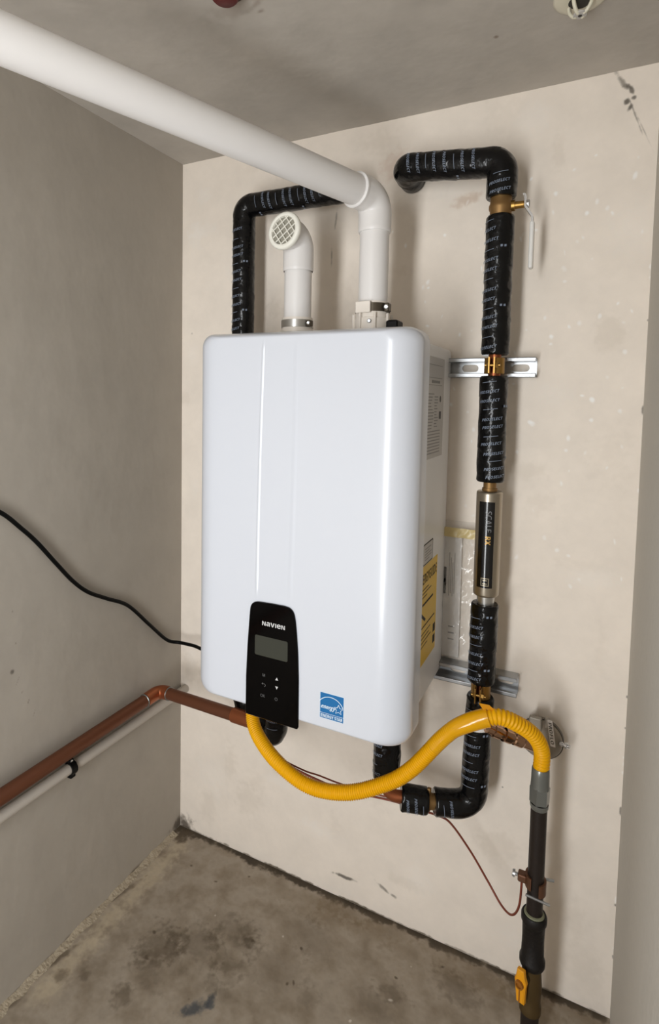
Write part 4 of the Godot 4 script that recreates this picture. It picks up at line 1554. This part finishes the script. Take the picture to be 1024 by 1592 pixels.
# ------------------------------------------------------------------ left wall
func left_wall_pipes() -> void:
	var r := 0.0142
	var o := thing("copper_pipe", "bare copper pipe along the left wall turning the corner to the heater", "copper pipe", Vector3(0.03, 0.41, 0.3))
	var g := Geo.new()
	g.rod(line(Vector3(0.03, 0.434, 0.145), Vector3(0.03, 0.4285, 1.6), 0.2), r, 28)
	part("wall_run", g, M.dull_copper, o)
	g = Geo.new()
	g.tube(fillet([Vector3(0.03, 0.434, 0.168), Vector3(0.030, 0.435, 0.118), Vector3(0.062, 0.4375, 0.121)], 0.018, 0.003), func(_s, _a): return r + 0.0016, 28)
	part("elbow", g, M.copper, o)
	g = Geo.new()
	g.rod(line(Vector3(0.040, 0.436, 0.119), Vector3(0.268, 0.4565, 0.150), 0.1), r - 0.0006, 28)
	part("cross_run", g, M.dull_copper, o)
	g = Geo.new()
	var cd := Vector3(0.228, 0.0205, 0.031).normalized()
	g.lathe(Vector3(0.268, 0.4565, 0.150), cd, [Vector2(-0.002, r - 0.001), Vector2(0.0, r + 0.0016), Vector2(0.052, r + 0.0016), Vector2(0.054, r - 0.002), Vector2(0.054, 0.0001)], 28)
	part("coupling", g, M.copper, o)
	for s in [0.0, 1.0]:
		g = Geo.new()
		var at := Vector3(0.03, 0.434, 0.170) if s == 0.0 else Vector3(0.064, 0.4375, 0.1208)
		g.lathe(at, Vector3.BACK if s == 0.0 else cd, [Vector2(-0.0008, r + 0.0008), Vector2(0.0, r + 0.0019), Vector2(0.001, r + 0.0014), Vector2(0.002, r - 0.001)], 28, true)
		part("solder_ring", g, M.grey_metal, o)

	var w := Geo.new()
	w.rod(line(Vector3(0.0165, 0.384, 0.0), Vector3(0.0165, 0.388, 1.6), 0.2), 0.0105, 24)
	tag(part("white_pipe", w, M.white_pipe), "thin off-white painted pipe on the left wall just below the copper pipe", "pipe")

	var c := thing("pipe_clip", "small black plastic clip holding the white pipe to the left wall", "pipe clip", Vector3(0.0165, 0.37, 0.37))
	g = Geo.new()
	var arc := PackedVector3Array()
	for i in 19:
		var a := -2.3 + 4.6 * i / 18.0
		arc.append(Vector3(0.0165 + 0.0125 * cos(a), 0.385 + 0.0125 * sin(a), 0.372))
	g.strap(arc, Vector3.BACK, 0.013, 0.0035)
	part("hook", g, M.rubber, c)
	g = Geo.new()
	g.rbox(Vector3(0.0, 0.396, 0.3655), Vector3(0.019, 0.4035, 0.3785), 0.002, 2)
	part("nail_tab", g, M.rubber, c)
	g = Geo.new()
	g.rbox(Vector3(0.012, 0.366, 0.3655), Vector3(0.024, 0.3745, 0.3785), 0.002, 2)
	part("lower_lip", g, M.rubber, c)
	g = Geo.new()
	g.lathe(Vector3(0.019, 0.400, 0.372), Vector3.RIGHT, [Vector2(0, 0.0030), Vector2(0.001, 0.0028), Vector2(0.0014, 0.0001)], 12)
	part("nail_head", g, M.screw, c)

	var cord := Geo.new()
	cord.rod(spline([Vector3(0.008, 1.02, 0.66), Vector3(0.008, 0.972, 0.58), Vector3(0.008, 0.9413, 0.5154), Vector3(0.008, 0.902, 0.471), Vector3(0.008, 0.867, 0.437), Vector3(0.008, 0.817, 0.3955), Vector3(0.008, 0.769, 0.354), Vector3(0.008, 0.735, 0.315), Vector3(0.008, 0.706, 0.265), Vector3(0.008, 0.669, 0.2002), Vector3(0.008, 0.600, 0.130), Vector3(0.009, 0.5377, 0.0662), Vector3(0.028, 0.525, 0.040), Vector3(0.078, 0.532, 0.050), Vector3(0.16, 0.545, 0.075), Vector3(0.275, 0.615, 0.11)], 0.006), 0.0042, 12)
	tag(part("power_cord", cord, M.cord), "black power cord hanging across the left wall to the heater", "cord")


# ------------------------------------------------------------------ ceiling
func ceiling_things() -> void:
	var s := thing("ceiling_sprinkler", "pale round ceiling sprinkler head with a pronged guard, at the upper right", "sprinkler", Vector3(0.898, RH, 0.225))
	var o := Vector3(0.898, RH, 0.232)
	var g := Geo.new()
	g.lathe(o, Vector3.DOWN, [Vector2(0.0, 0.036), Vector2(0.002, 0.036), Vector2(0.005, 0.032), Vector2(0.007, 0.024), Vector2(0.007, 0.016)], 40, true)
	part("escutcheon", g, M.cream_plastic, s)
	g = Geo.new()
	g.lathe(o, Vector3.DOWN, [Vector2(0.0065, 0.022), Vector2(0.008, 0.0001)], 30)
	part("recess", g, M.dark_inside, s)
	for i in 4:
		var a := TAU * i / 4.0 + 0.5
		var d := Vector3(cos(a), 0, sin(a))
		g = Geo.new()
		g.rod(spline([o + d * 0.018 + Vector3(0, -0.004, 0), o + d * 0.0165 + Vector3(0, -0.014, 0), o + d * 0.011 + Vector3(0, -0.022, 0), o + d * 0.005 + Vector3(0, -0.025, 0)], 0.003), 0.0026, 10)
		part("guard_arm", g, M.cream_plastic, s)
	g = Geo.new()
	g.lathe(o, Vector3.DOWN, [Vector2(0.0235, 0.0001), Vector2(0.0235, 0.009), Vector2(0.0255, 0.009), Vector2(0.0262, 0.0035), Vector2(0.0262, 0.0001)], 24)
	part("deflector", g, M.label_grey, s)
	g = Geo.new()
	g.lathe(o, Vector3.DOWN, [Vector2(0.0260, 0.0028), Vector2(0.0268, 0.0024), Vector2(0.0268, 0.0001)], 14)
	part("centre_screw", g, M.dark_inside, s)

	var r := thing("ceiling_junction_cap", "dark red round cap on the ceiling at the top edge, left of centre", "ceiling cap", Vector3(0.452, RH, 0.47))
	g = Geo.new()
	g.lathe(Vector3(0.452, RH, 0.468), Vector3.DOWN, [Vector2(0, 0.024), Vector2(0.004, 0.024), Vector2(0.006, 0.020), Vector2(0.014, 0.019), Vector2(0.017, 0.016), Vector2(0.017, 0.0001)], 32, true)
	part("cap", g, M.red_paint, r)
	g = Geo.new()
	g.lathe(Vector3(0.452, RH, 0.468), Vector3.DOWN, [Vector2(0, 0.030), Vector2(0.003, 0.029), Vector2(0.0035, 0.023)], 32, true)
	part("base_ring", g, mat(c255(70, 48, 42), 0.6), r)
